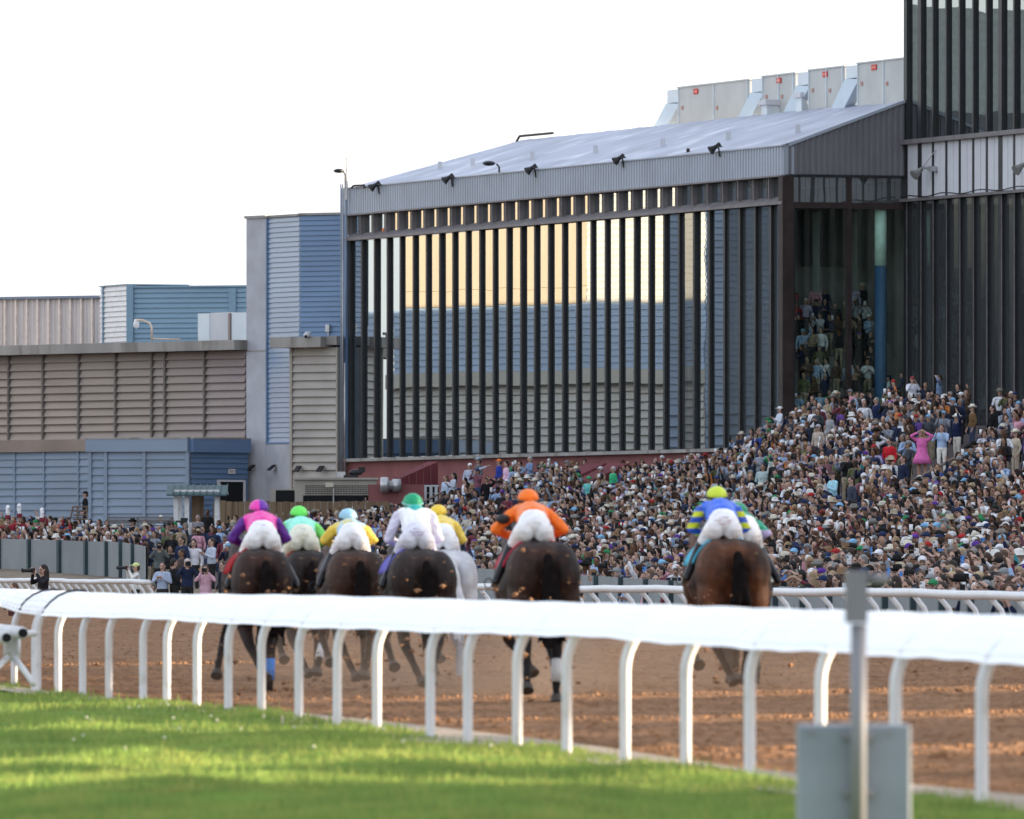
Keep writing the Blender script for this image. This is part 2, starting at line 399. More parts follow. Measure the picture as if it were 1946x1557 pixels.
# ------------------------------------------------------------------ rails and fences
rail = empty('running_rail', 'near white running rail with broad curved cover on gooseneck posts, along the turf', 'rail')
def near_line(x): 
    s = snear(x); D = F/s; return np.array(((x-CX)/s, D, 0.))
tdir = near_line(100)-near_line(1800); tdir /= np.linalg.norm(tdir); side = np.array((tdir[1], -tdir[0], 0))   # towards the track (right)
if side[0] < 0: side = -side
TX = [0, 60, 100, 150, 300, 500, 800, 1100, 1400, 1660, 1946, 2100]
TY = [1121, 1122, 1126, 1128, 1129, 1131, 1140, 1148, 1158, 1165, 1175, 1180]
BX = [78, 200, 350, 500, 700, 900, 1100, 1400, 1620, 1946, 2100]
BY = [1167, 1169, 1175, 1184, 1191, 1198.5, 1203, 1225, 1235, 1255, 1264]
def cover(mbx, xs, m=0, wob=0.):
    prev = None; prof = [(.02, -.02), (.05, 0), (.06, .22), (.12, .5), (.2, .76), (.3, .94), (.4, 1.), (.5, .97), (.56, .85), (.56, .7)]
    for x in xs:
        s = snear(x); zt = CAMH-(interp(x, TX, TY)-HY)/s+.004*math.sin(x*.061); zb = CAMH-(interp(x, BX, BY)-HY)/s+.004*math.sin(x*.083)+.004*math.sin(x*.029)
        p = near_line(x); row = [tuple(p+side*u+np.array((0, 0, zb+(zt-zb)*t))) for u, t in prof]
        row += [tuple(np.array(q)+np.array((0, 0, -.02))-side*(.02 if k < 4 else -.0)) for k, q in list(enumerate(row))[::-1]]
        if prev:
            n = len(row)
            for a in range(n): mbx.quad(prev[a], row[a], row[(a+1) % n], prev[(a+1) % n], m)
        else: first = row
        prev = row
    n = len(prev); h = n//2
    for R in (first, prev):
        for a in range(h-1): mbx.quad(R[a], R[a+1], R[n-2-a], R[n-1-a], m)
posts_px = [110, 157, 207, 272, 317, 374, 434, 497, 568, 641, 716, 818, 889, 983, 1077, 1188, 1303, 1425, 1559, 1702, 1866, 2010]
seg = [76, 330, 690, 1010, 1390, 1740, 2090]
for a, b in zip(seg[:-1], seg[1:]):
    mb = MB(); cover(mb, np.linspace(a+.3, b-.3, 28)); mb.build('rail_cover', m_cover, rail, smooth=True)
def goose(p, top, r, lean=.32):
    pts = [p+np.array((0, 0, z)) for z in (-.12, .02, .3, .6)]
    zt = top-.085
    for k in range(9):
        a = math.pi/2*k/8
        pts.append(p+np.array((0, 0, .66+(zt-.66)*math.sin(a)))+side*(lean*(1-math.cos(a))))
    pts.append(pts[-1]+side*.1+np.array((0, 0, .015)))
    return pts
for px in [72]+posts_px:
    s = snear(px); p = near_line(px); zt = CAMH-(interp(px, TX, TY)-HY)/s
    mb = MB(); mb.tube(goose(p, zt, .035), .037, 12); mb.build('rail_post', m_white, rail, smooth=True)
    if px == 72: continue
# dark joint straps over the cover
for px, dx in ((78, 60), (30, 36)):
    pass
rail2 = empty('running_rail', 'continuation of the white cover rail running off past the left edge with dark joint straps', 'rail')
def near2(x): 
    s = interp(x, [-60, 76], [146, snear(76)]); return np.array(((x-CX)/s, F/s, 0.)), s
def cover2(mbx, xs):
    prev = None; prof = [(.02, -.02), (.05, 0), (.06, .22), (.12, .5), (.2, .76), (.3, .94), (.4, 1.), (.5, .97), (.56, .85)]
    for x in xs:
        p, s = near2(x); zt = CAMH-(interp(x, [-60, 0, 76], [1118, 1121, 1124])-HY)/s; zb = CAMH-(interp(x, [-60, 0, 30, 76], [1136, 1151, 1161, 1167])-HY)/s
        row = [tuple(p+side*u+np.array((0, 0, zb+(zt-zb)*t))) for u, t in prof]
        if prev:
            for a in range(len(row)-1): mbx.quad(prev[a], row[a], row[a+1], prev[a+1])
        prev = row
    return prev
mb = MB(); cover2(mb, np.linspace(-60, 75.6, 20)); o = mb.build('rail_cover', m_cover, rail2, smooth=True)
sf = o.modifiers.new('th', 'SOLIDIFY'); sf.thickness = .02
for x0 in (31, 75.5):
    p, s = near2(x0); zt = CAMH-(interp(x0, [-60, 0, 76], [1118, 1121, 1124])-HY)/s; zb = CAMH-(interp(x0, [-60, 0, 30, 76], [1136, 1151, 1161, 1167])-HY)/s
    mb = MB(); prof = [(.035, -.02), (.06, .1), (.06, .22), (.12, .5), (.2, .76), (.3, .94), (.4, 1.), (.5, .97)]
    mb.tube([tuple(p+side*u+np.array((0, 0, zb+(zt-zb)*t+.012))) for u, t in prof], .013, 6); mb.build('joint_strap', m_black, rail2, smooth=True)
for px in (27, 66):
    p, s = near2(px); mb = MB(); mb.tube(goose(p, 1.08, .035), .037, 12); mb.build('rail_post', m_white, rail2, smooth=True)
# movable rail trestle at the left edge, lying pipes
tr = empty('rail_trestle', 'white pipe trestle of the movable rail with open pipe ends, at the left edge', 'trestle')
Dt = F/192.
def tpt(x, y, d=0.): return at(x, y, Dt+d)
for (a, b, r) in (((-40, 1193, 1.5), (42, 1203, -.6), .062), ((-40, 1205, .5), (11, 1212, -1.), .06), ((30, 1205, 0), (66, 1204, .4), .035)):
    mb = MB(); mb.tube([tpt(*a), tpt(*b)], r, 14); mb.build('pipe', m_white, tr, smooth=True)
for (x, y, d, r) in ((42.6, 1203.1, -.63, .045), (11.6, 1212.1, -1.03, .044)):
    mb = MB(); c = np.array(tpt(x, y, d)); mb.tube([c, c+np.array((.012, -.03, 0))], r, 14); mb.build('pipe_mouth', m_hole, tr)
for (a, b, r) in (((12, 1205), (12, 1250), .03), ((24, 1205), (24, 1256), .03), ((34, 1212), (34, 1252), .028)):
    mb = MB(); mb.tube([tpt(*a), tpt(*b)], r, 10); mb.build('upright', m_white, tr, smooth=True)
for (a, b) in (((28, 1250), (64, 1300)), ((14, 1250), (-20, 1284))):
    mb = MB(); mb.tube([tpt(*a, -.1), tpt(*b, -.6)], .03, 10); mb.build('leg', m_white, tr, smooth=True)
mb = MB(); c = tpt(23, 1222, -.2); mb.bbox(c, (.055, .03, .09)); mb.build('bracket', m_steel, tr)

# outer rail
orail = empty('running_rail', 'far white pipe rail on slanting posts along the outer edge of the dirt track', 'rail')
mb = MB(); RD = np.arange(118, 330, 3.)
def rail_h(D): return .995+.012*math.sin(D*.31)+.006*math.sin(D*1.1)
gaps = (224.5, 243)
for lo, hi in ((118, gaps[0]), (gaps[1], 300)):
    mb.tube([(xr(D)-.12, D, rail_h(D)) for D in np.arange(lo, hi, 1.88)], .06, 8); 
mb.build('top_rail', m_white, orail, smooth=True)
D = 118.
while D < 299:
    if not gaps[0] < D < gaps[1]:
        mb = MB(); h = rail_h(D); mb.tube([(xr(D)+.22, D, .24), (xr(D)+.18, D, .45), (xr(D)+.04, D, .8), (xr(D)-.1, D, h-.03)], .035, 8); mb.build('rail_post', m_white, orail, smooth=True)
    D += 1.88

# grey fence before the crowd
def fence(label, xs, group=None):
    f = empty('track_fence', label, 'fence')
    for i in range(len(xs)-1):
        a, b = xs[i], xs[i+1]; sa, sb = fence_s(a), fence_s(b)
        P = ((a-CX)/sa, F/sa); Q = ((b-CX)/sb, F/sb); fr = frame2(P, Q)
        mb = MB(); za, zb_ = fence_base(a)-.0, fence_base(b)-.0; ta, tb = fence_top(a), fence_top(b)
        for (o, rev_) in ((0, 0), (-.05, 1)):
            mb.quad(fr.pt(0, za-.05, o), fr.pt(fr.L, zb_-.05, o), fr.pt(fr.L, tb, o), fr.pt(0, ta, o))
        mb.quad(fr.pt(0, ta, 0), fr.pt(fr.L, tb, 0), fr.pt(fr.L, tb, -.05), fr.pt(0, ta, -.05)); mb.build('fence_panel', m_fpanel, f)
        mb = MB(); mb.box(fr, -.08, .12, za-.3, ta+.015, -.08, .1); mb.build('fence_post', m_fpost, f)
fence('grey panel fence with dark posts in front of the marching band at the left', [-58, 0, 57, 114, 165, 204, 231, 254, 277])
xs = [560]
while xs[-1] < 2150: xs.append(xs[-1]+interp(xs[-1], [560, 900, 1130, 1340, 1946], [42, 45, 47, 49.5, 57]))
fence('long grey panel fence holding back the crowd, behind the outer white rail', xs)

# ------------------------------------------------------------------ grandstand
A = np.array((-7.28, 465.1)); B = np.array((10.79, 417.5)); fac = frame2(tuple(A), tuple(B)); L = fac.L; fac = fac.shift(-.2)
g_main = glass_mat('mirror_glass', .62, (.015, .02, .025), 0, wob=.012)
g_dull = glass_mat('dull_glass', .24, (.08, .09, .095), .45, (.75, .82, .8), wob=.012)
g_side = glass_mat('clear_dark_glass', .04, (.012, .016, .016), .97, (.86, .98, .92), wob=.02)
g_tow = glass_mat('tower_glass', .42, (.02, .025, .028), .45, (.5, .58, .56), wob=.02)
g_tow2 = glass_mat('tower_lower_glass', .16, (.06, .066, .072), .5, (.5, .58, .54), wob=.04)
gs = empty('grandstand', 'dark glass grandstand with tall black fins under a ribbed grey fascia and sloping roof', 'grandstand')
ZB, ZT, ZT2, ZF, ZE = 6.12, 15.70, 16.82, 16.86, 18.02
NB = 31; pit = L/NB
rr = random.Random(3)
for k in range(NB):
    u0, u1 = k*pit, (k+1)*pit
    d1, d2, d3 = (rr.uniform(-.012, .012) for _ in range(3))
    mb = MB(); mb.quad(fac.pt(u0+.05, ZB, d1), fac.pt(u1-.05, ZB, d2), fac.pt(u1-.05, ZT, d2+d3), fac.pt(u0+.05, ZT, d1+d3))
    mb.build('window', g_dull if (k in (24,) or k >= 27) else g_main, gs)
for k in range(NB+1):
    u = k*pit; mb = MB(); mb.box(fac, u-.05, u+.05, ZB-.12, ZT+.02, -.25, .05); mb.box(fac, u-.09, u+.09, ZB-.1, ZT+.01, .052, .125)
    mb.build('mullion', m_frame, gs)
# clerestory band
for k in range(NB):
    u0, u1 = k*pit, (k+1)*pit
    mb = MB(); mb.quad(fac.pt(u0+.05, ZT+.34, -.02), fac.pt(u1-.05, ZT+.34, -.02), fac.pt(u1-.05, ZT2, -.02), fac.pt(u0+.05, ZT2, -.02)); mb.build('clerestory_window', g_main if k < 24 else g_dull, gs)
    mb = MB(); mb.box(fac, u0-.04, u0+.05, ZT+.30, ZT2+.02, -.2, .2)
    mb.build('clerestory_mullion', m_frame2, gs)
    mb = MB(); mb.box(fac, u0+.6*pit, u0+.68*pit, ZT+.3, ZT2, -.01, .03); mb.build('clerestory_bar', m_frame, gs)
mb = MB(); mb.box(fac, -.1, L+.1, ZT+.02, ZT+.12, -.1, .34)
mb.quad(fac.pt(-.1, ZT+.12, .34), fac.pt(L+.1, ZT+.12, .34), fac.pt(L+.1, ZT+.34, -.01), fac.pt(-.1, ZT+.34, -.01)); mb.build('sill_beam', m_frame2, gs)
mb = MB(); mb.box(fac, -.12, L+.12, ZT2, ZF+.02, -.2, .36); mb.build('head_beam', m_frame2, gs)
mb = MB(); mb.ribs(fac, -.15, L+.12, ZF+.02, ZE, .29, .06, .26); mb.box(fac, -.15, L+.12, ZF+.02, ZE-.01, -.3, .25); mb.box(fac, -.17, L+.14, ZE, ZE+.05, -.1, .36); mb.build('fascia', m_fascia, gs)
# gable end
gab = Fr((B[0], B[1]), (-fac.n[0], -fac.n[1]), fac.e); GW = 5.26
zg = lambda u: ZE+(u/GW)*1.86
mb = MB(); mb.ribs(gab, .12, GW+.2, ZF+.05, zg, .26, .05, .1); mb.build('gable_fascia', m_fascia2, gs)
mb = MB(); mb.box(gab, 0, GW, ZF-.06, ZF+.05, -.3, .12); mb.build('gable_beam', m_frame, gs)
mb = MB(); mb.quad(gab.pt(.1, ZE-.02, .2), gab.pt(GW+.3, zg(GW+.3)-.02, .2), gab.pt(GW+.3, zg(GW+.3)+.1, .2), gab.pt(.1, ZE+.1, .2)); mb.quad(gab.pt(-.1, ZE+.1, .2), gab.pt(GW+.3, zg(GW+.3)+.1, .2), gab.pt(GW+.3, zg(GW+.3)+.1, -.2), gab.pt(-.1, ZE+.1, -.2)); mb.build('gable_coping', m_fascia, gs)
mb = MB(); mb.box(gab, -.12, .36, 5.6, ZF-.06, -.3, .14); mb.build('corner_column', m_rust, gs)
u_m = gab.u(1613)
mb = MB(); mb.box(gab, u_m-.09, u_m+.09, 5.6, ZF-.06, -.2, .1); mb.build('mullion', m_rust, gs)
zt_ = gab.z(1600, 391)
mb = MB(); mb.box(gab, .36, GW, zt_-.12, zt_+.12, -.2, .06); mb.build('transom', m_rust, gs)
for a, b in ((.36, u_m-.09), (u_m+.09, GW)):
    mb = MB(); mb.quad(gab.pt(a, 5.6, 0), gab.pt(b, 5.6, 0), gab.pt(b, zt_-.12, 0), gab.pt(a, zt_-.12, 0)); mb.build('window', g_side, gs)
    mb = MB(); mb.quad(gab.pt(a, zt_+.12, 0), gab.pt(b, zt_+.12, 0), gab.pt(b, ZF-.06, 0), gab.pt(a, ZF-.06, 0)); mb.build('upper_window', g_tow2, gs)
# interior of the gable room: stepped floor, back wall, two-tone column
mb = MB(); 
for k in range(14):
    o = -.5-.5*k; z = 5.4+.62*k
    mb.box(gab, .5, GW+6, 4, z, o-.5, o)
mb.build('inner_steps', m_inner, gs)
mb = MB(); mb.box(gab, .5, GW+7, 5, ZF, -14.2, -14); mb.box(gab, GW+6, GW+6.2, 5, ZF, -14, -.3); mb.box(gab, .4, 2.6, 10.2, 13.2, -13.8, -13.7); mb.build('inner_wall', m_inner, gs)
uc = gab.u(1681); mb = MB()
mb.tube([gab.pt(uc, 4.5, -.4), gab.pt(uc, gab.z(1681, 505), -.4)], .24, 16); mb.build('column_base', M('column_blue', (.03, .08, .17), .5), gs, smooth=True)
mb = MB(); mb.tube([gab.pt(uc, gab.z(1681, 505), -.4), gab.pt(uc, zt_, -.4)], .245, 16); mb.build('column_top', M('column_pale', (.55, .68, .62), .5), gs, smooth=True)
# hanging blinds inside
mb = MB()
for px in (1512, 1533, 1588, 1660): 
    u = gab.u(px); mb.box(gab, u-.12, u+.14, zt_-rr.uniform(1.5, 3.5), zt_-.2, -2.1, -2.)
mb.build('blind', m_innerL, gs)
# roof
back = fac.shift(-6.6); ue = fac.u(772); ur = back.u(990); zr = back.z(990, 267)
ub = L+2; 
mb = MB(); nA = 40
for i in range(nA):
    a, b = i/nA, (i+1)/nA
    for j in range(6):
        c, d = j/6, (j+1)/6
        def rp(t, v):
            u = ue+(L+.1-ue)*t; u2 = ur+(L+.1-ur)*t
            p = np.array(fac.pt(u, ZE+.03, .3)); q = np.array(back.pt(u2, zr, 0)); r_ = p+(q-p)*v
            r_[2] += .03*math.sin(t*90)*v; return tuple(r_)
        mb.quad(rp(a, c), rp(b, c), rp(b, d), rp(a, d))
mb.build('roof', m_roof, gs, smooth=True)
mb = MB(); q = [fac.pt(-.1, ZE, .3), fac.pt(ue, ZE, .3), back.pt(ur, zr, 0), back.pt(-.1, ZE-.3, 0)]; mb.quad(*q)
mb.quad(back.pt(ur, zr, 0), back.pt(L, zr, 0), back.pt(L, 4, -.5), back.pt(ur, 4, -.5)); mb.build('roof_end', m_roof, gs)
mb = MB(); 
mb.tube([back.pt(ur-.3, zr-.05, .1), back.pt(ur+.1, zr+.18, .1), back.pt(ur+4.2, zr+.16, .1)], .06, 6); mb.build('ridge_pipe', m_rust, gs)
for px, py in ((820, 318), (897, 316), (1013, 302), (1133, 288), (1258, 273), (1385, 260), (1518, 243)):
    # small white roof vents standing on the slope
    v = .33; best = min((abs((rp_[0]/rp_[1]*F+CX)-px), rp_) for rp_ in [tuple(np.array(fac.pt(ue+(L-ue)*t, ZE+.03, .3))*(1-v)+np.array(back.pt(ur+(L-ur)*t, zr, 0))*v) for t in np.linspace(0, 1, 200)])[1]
    mb = MB(); mb.bbox((best[0], best[1], best[2]+.12), (.1, .1, .2)); mb.build('roof_vent', m_whitepanel, gs)
# base wall
mb = MB(); mb.box(fac, -.3, L+.2, 1, ZB-.16, -.6, .12); mb.build('base_wall', m_maroon, gs)
mb = MB(); mb.box(fac, -.3, L+.2, ZB-.16, ZB-.02, -.6, .42); mb.build('base_ledge', m_conc, gs)
mb = MB(); mb.box(fac, -.3, L, ZB, ZF, -6.5, -6.3); mb.box(fac, -.3, L, ZB-.1, ZB, -6.5, -.3); mb.box(fac, -.3, L-16, 12.0, 12.3, -6.5, -.4); mb.build('inner_wall', m_inner, gs)
mb = MB(); mb.box(WORLD, 0, 45, 2, 20.6, 478, 540); mb.build('rear_shade_block', m_blue2, gs)  # unseen block added so its shadow falls on the mirrored clubhouse
mb = MB(); mb.box(fac, -.5, -.13, ZB-.2, ZE, -.5, .22); mb.build('corner_pilaster', m_blue, gs)

# ------------------------------------------------------------------ tower on the right, running on beyond the frame
T0 = gab.pt(GW, 0)[:2]; tow = Fr(T0, fac.e, fac.n)
tw = empty('grandstand_tower', 'tall dark glass tower with black fins and white panel band at the right edge', 'tower')
zs = tow.z(1722, 276); zl = tow.z(1722, 379); p2 = 1.34; ZTOP = 31.
nb2 = 15
for k in range(nb2):
    u0, u1 = .25+k*p2, .25+(k+1)*p2
    d1, d2 = rr.uniform(-.012, .012), rr.uniform(-.012, .012)
    mb = MB(); mb.quad(tow.pt(u0, zs+.2, d1), tow.pt(u1, zs+.2, d2), tow.pt(u1, ZTOP, d2), tow.pt(u0, ZTOP, d1)); mb.build('window', g_tow, tw)
    mb = MB(); mb.quad(tow.pt(u0, 5., d1), tow.pt(u1, 5., d2), tow.pt(u1, zl-.1, d2), tow.pt(u0, zl-.1, d1)); mb.build('lower_window', g_tow2, tw)
    mb = MB(); mb.box(tow, u0+.1, u1-.02, zl, zs, -.2, .08); mb.box(tow, u0+.72, u0+.735, zl, zs, .08, .1); mb.build('white_panel', m_whitepanel, tw)
    mb = MB(); wv = .2 if k % 6 == 1 else .1
    mb.box(tow, u0-.09-(wv-.1), u0+wv-.01, 5, ZTOP, -.2, .1); mb.box(tow, u0+wv-.03, u0+wv+.005, zs+.2, ZTOP, .102, .125); mb.build('mullion', m_frame, tw)
    mb = MB(); mb.box(tow, u0+wv-.04, u0+wv+.005, 5, zl-.12, .102, .125); mb.build('mullion_lit_edge', m_frame2, tw)  # paler strip stands in for the lit edge of the fin
UE = .25+nb2*p2
mb = MB(); mb.box(tow, -.0, UE, zs, zs+.18, -.2, .33); mb.build('sill_beam', m_frame2, tw)
mb = MB(); mb.box(tow, 0, UE, zl-.12, zl-.002, -.2, .31); mb.build('head_beam', m_frame2, tw)
mb = MB(); mb.tube([tow.pt(u, zl+.06+.05*math.sin(u*1.7), .36) for u in np.linspace(.3, UE, 40)], .025, 5); mb.build('cable', m_black, tw)
mb = MB(); mb.box(tow, .02, .3, 4, ZTOP, -.3, .12); mb.build('corner_column', m_frame, tw)
mb = MB(); mb.box(tow, .3, UE, 4, ZTOP, -9.2, -9); mb.box(tow, .1, UE, zl+.1, zl+.5, -9, -.3); mb.box(tow, .1, UE, zs+5, zs+5.3, -9, -.3); mb.box(tow, .0, UE, ZTOP, ZTOP+.4, -12, .3); mb.box(tow, UE, UE+.3, 3, ZTOP, -12, .1)
mb.box(tow, 0, .1, zs, ZTOP, -12, -.31); mb.build('inner_wall', m_innerL, tw)
mb = MB(); mb.box(tow, 0, UE, 1, 5, -.6, .1); mb.build('base_wall', m_maroon, tw)
for px, h in ((1765, 3.2), (1900, 3.3), (1810, 1.6)):
    u = tow.u(px); mb = MB(); mb.box(tow, u-.28, u+.28, 5.5, 5.5+h+3.2, -.9, -.7); mb.build('inner_board', M('inner_board_paint', (.3, .33, .34), .7), tw)

# unseen rest of the stand, added to shade the track; screen gaps shape sun streaks
ext = empty('grandstand_shade_extension', 'unseen continuation of the grandstand past the right edge, gaps added for sun streaks', 'grandstand')
mb = MB(); U0, U1 = UE+.4, 392.
mb.box(tow, U0, U1, -1, 14.2, -14, .0); mb.build('lower_storeys', m_louv, ext)
mb = MB(); mb.box(tow, U0, U1, 30.5, 31.2, -15, .6); mb.build('roof_slab', m_conc, ext)
mb = MB(); mb.box(tow, U0, 232, 14.2, 30.5, -13.5, -.1); mb.build('upper_wall', m_louv, ext)
r5 = random.Random(21); u = 232.
mb = MB()
EXT_GAPS = []
def screen_u(X, D):
    # where the line from a ground point towards the sun crosses the added screen
    sx, sy = S.x, S.y; ex, ey = tow.e; ox, oy = tow.O
    det = ex*(-sy)+sx*ey
    bx, by = X-ox, D-oy
    u = (bx*(-sy)+sx*by)/det
    t = (ox+ex*u-X)/sx
    return u, t*S.z
STREAK_GAPS = [(141.6, 2., -9, -3.6), (105, 3.6, -3.4, 8), (91, 3.4, -1.6, 8), (75.6, 4.6, .2, 8), (47.4, 2.6, -4, 4)]
for Dg, wd in ((71.4, 5.2), (84.6, 4.4), (64.1, 3.0), (98.4, 4.0), (110.5, 2.2), (115.5, 2.4), (121, 2.6), (127, 2.)): STREAK_GAPS.append((Dg, wd, -16, 11.3-.146*Dg-(.9 if Dg < 102 else .3)))
spans = []
for Dg, wd, xa, xb in STREAK_GAPS:
    uc_, _ = screen_u(-1, Dg); spans.append((uc_-wd/2, uc_+wd/2, screen_u(xb, Dg)[1], screen_u(xa, Dg)[1]))
spans.sort(); u = 232.
for (a, b, zlo, zhi) in spans:
    a = max(a, u+.01)
    mb.box(tow, u, a, 14.2, 30.5, -.5, -.1)
    if zlo > 14.3: mb.box(tow, a, b, 14.2, zlo, -.5, -.1)
    if zhi < 30.4: mb.box(tow, a, b, zhi, 30.5, -.5, -.1)
    zz = max(zlo, 16.)
    while zz < min(zhi, 26):
        h = r5.uniform(.08, .25); u1_ = r5.uniform(a, b); 
        mb.box(tow, a, u1_, zz, zz+h, -.45, -.15) if r5.random() < .5 else mb.box(tow, u1_, b, zz, zz+h, -.45, -.15)
        zz += h+r5.uniform(.5, 1.4)
    u = b
mb.box(tow, u, U1, 14.2, 30.5, -.5, -.1); mb.build('streak_screen', m_louv, ext)  # unseen screen, gapped and slatted to throw sun streaks on the ground

# ------------------------------------------------------------------ wing and stair tower at the left
def ptpx(px, s): return ((px-CX)/s, F/s)
def lamp_box(parent, fr, px, py, w_, h_, mat, name, o=.0, d=.2):
    u = fr.u(px); z = fr.z(px, py); mb = MB(); mb.box(fr, u-w_/2, u+w_/2, z-h_/2, z+h_/2, o, o+d); return mb.build(name, mat, parent)

st = empty('stair_tower', 'blue metal clad stair tower with grey block pilaster, left of the glass stand', 'tower')
fc = frame2(ptpx(472, 42.46), ptpx(509, 42.55)); fl = frame2(ptpx(509, 42.55), ptpx(569.5, 42.81)); frr = frame2(ptpx(569.5, 42.81), ptpx(655, 42.93))
ztp = 16.9
mb = MB(); mb.box(fc, 0, fc.L, .5, ztp, -1, .12); 
mb.box(fl, .0, fl.L, .5, fl.z(520, 842), -.3, .1); mb.build('block_pilaster', m_block, st)
mb = MB(); mb.box(fc, -.06, fc.L+.03, ztp, ztp+.12, -1, .2); mb.box(fc, -.01, fc.L+.01, fc.z(480, 669), fc.z(480, 666), -1, .135); mb.build('coping', m_conc, st)
mb = MB(); mb.lap(fl, .12, fl.L+.02, fl.z(520, 842)+.02, ztp, .225, .055); mb.build('left_glare_siding', m_blue_b, st)  # same siding as the right face; sky glare is put into its paler blue
mb = MB(); mb.box(fl, 0, .12, fl.z(520, 842), ztp, -.3, .12); mb.box(fl, 0, fl.L, fl.z(520, 842)-.05, fl.z(520, 842)+.02, -.3, .13); mb.build('corner_trim', m_blue, st)
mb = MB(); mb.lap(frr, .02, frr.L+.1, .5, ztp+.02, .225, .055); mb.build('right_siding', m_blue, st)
mb = MB(); mb.quad(fl.pt(0, ztp+.03, .1), fl.pt(fl.L+.03, ztp+.03, .1), frr.pt(frr.L, ztp+.03, .1), frr.pt(frr.L-.5, ztp+.03, -2.5)); mb.box(fl, .1, fl.L+.04, ztp, ztp+.1, -.1, .1); mb.box(frr, .0, frr.L, ztp+.02, ztp+.12, -.1, .1); mb.build('roof', m_conc, st)
mb = MB(); mb.box(frr, .5, frr.L, 1, ztp-.1, -.9, -.12); mb.build('core', m_block, st)
# louvred bay in front of the right face
lv = empty('louvred_bay', 'beige louvred bay with stained concrete cap beside the dark glass stand', 'building')
fb_ = frame2(ptpx(554, 42.86), ptpx(645, 42.99))
zc0, zc1 = fb_.z(580, 661), fb_.z(580, 641)
mb = MB(); mb.lap(fb_, .12, fb_.L-.08, fb_.z(600, 940), zc0, .355, .13); mb.build('louvre', m_louv2, lv)
mb = MB(); mb.box(fb_, 0, .12, .8, zc0, -.8, .16); mb.box(fb_, fb_.L-.08, fb_.L, .8, zc0, -.8, .16); mb.box(fb_, .1, fb_.L-.1, .8, fb_.z(600, 906), -.8, .1); mb.build('frame', m_beige, lv)
mb = MB(); mb.box(fb_, -.65, fb_.L-.5, zc0, zc1, -.5, .75); mb.box(fb_, fb_.L-.5, fb_.L+.05, zc0+.1, zc1+.02, -.6, .3); mb.build('coping', m_conc, lv)
mb = MB(); mb.box(fb_, 0, fb_.L, .8, zc0, -1., -.06); mb.build('core', m_block, lv)

wg = frame2(ptpx(470, 42.46), ptpx(0, 41.3)); 
wing = empty('louvred_wing', 'long beige louvred wing with stained concrete coping, receding to the left edge', 'building')
UW = wg.u(-45); zw0 = wg.z(440, 666); zw1 = wg.z(440, 647.5); zwb = wg.z(300, 833); zl0 = wg.z(100, 859)
mb = MB(); mb.box(wg, -.1, UW, zw0, zw1, -1.2, .85); mb.build('coping', m_conc, wing)
jx = [470, 393, 318, 293, 224, 154, 86, 21, -45]
for a, b in zip(jx[:-1], jx[1:]):
    u0, u1 = wg.u(a), wg.u(b)
    mb = MB(); mb.lap(wg, u0+.05, u1-.05, zwb, zw0-.02, .365, .14); mb.build('louvre_panel', m_louv, wing)
    mb = MB(); mb.box(wg, u1-.05, u1+.06, zwb, zw0, -.2, .19); mb.build('panel_post', M('louvre_post', (.15, .13, .12), .6, .2), wing)
mb = MB(); mb.box(wg, -.05, UW, zl0, zwb, -1, .22); mb.build('concrete_band', M('mauve_concrete', (.25, .20, .175), .85, .15, .6, .1, 8), wing)
mb = MB(); mb.lap(wg, .0, UW, .6, zl0, .335, .07); mb.build('lower_siding', m_blue2, wing)
for px in (30, 86, 151):
    u = wg.u(px); mb = MB(); mb.box(wg, u-.05, u+.05, .6, zl0, 0, .1); mb.build('siding_joint', m_blue2, wing)
mb = MB(); mb.box(wg, 0, UW, .6, zw0, -2., -.12); mb.build('core', m_block, wing)

# blue annex with door
sa = 45.6
an = empty('blue_annex', 'low blue lap sided annex with flat fascia and dark doorway below the louvred wing', 'building')
a0, a1, a2 = ptpx(171, 42.6), ptpx(360, 42.78), ptpx(470, 42.52)
fa = frame2(a0, a1); fb2 = frame2(a1, a2)
zt2 = fa.z(200, 835); zf2 = fa.z(200, 859)
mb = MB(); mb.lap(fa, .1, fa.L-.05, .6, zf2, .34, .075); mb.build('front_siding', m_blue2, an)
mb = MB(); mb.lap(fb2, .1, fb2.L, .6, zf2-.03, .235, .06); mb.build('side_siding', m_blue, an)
mb = MB(); mb.box(fa, -.12, fa.L+.0, zf2, zt2, -.6, .22); mb.build('front_fascia', m_blue2, an)
mb = MB(); mb.box(fb2, .0, fb2.L, zf2-.03, zt2-.0, -.6, .22); mb.build('side_fascia', m_blue, an)
mb = MB(); mb.box(fa, -.14, fa.L, zt2, zt2+.07, -4, .24); mb.box(fb2, 0, fb2.L, zt2+.0, zt2+.06, -4, .24); mb.build('roof', m_conc, an)
for fr_, px in ((fa, 171), (fa, 201), (fa, 274), (fa, 356)):
    u = fr_.u(px); mb = MB(); mb.box(fr_, u-.04, u+.12, .6, zf2, -.1, .12); mb.build('corner_board', m_blue2, an)
mb = MB(); mb.box(fa, .05, fa.L-.1, .6, zt2-.02, -3, -.09); mb.box(fb2, .0, fb2.L, .6, zt2-.02, -2.5, -.09); mb.build('core', m_block, an)
d0, d1, dz = fb2.u(414), fb2.u(459), fb2.z(440, 916)
mb = MB(); mb.box(fb2, d0, d1, .6, dz, .06, .1); dr = mb.build('door', m_hole, an)
mb = MB(); mb.box(fb2, d1, d1+.08, .6, dz, .02, .18); mb.box(fb2, d0-.1, d0, .6, dz+.09, .02, .14); mb.box(fb2, d0, d1+.08, dz, dz+.09, .02, .16); mb.build('frame', m_whitepanel, dr)
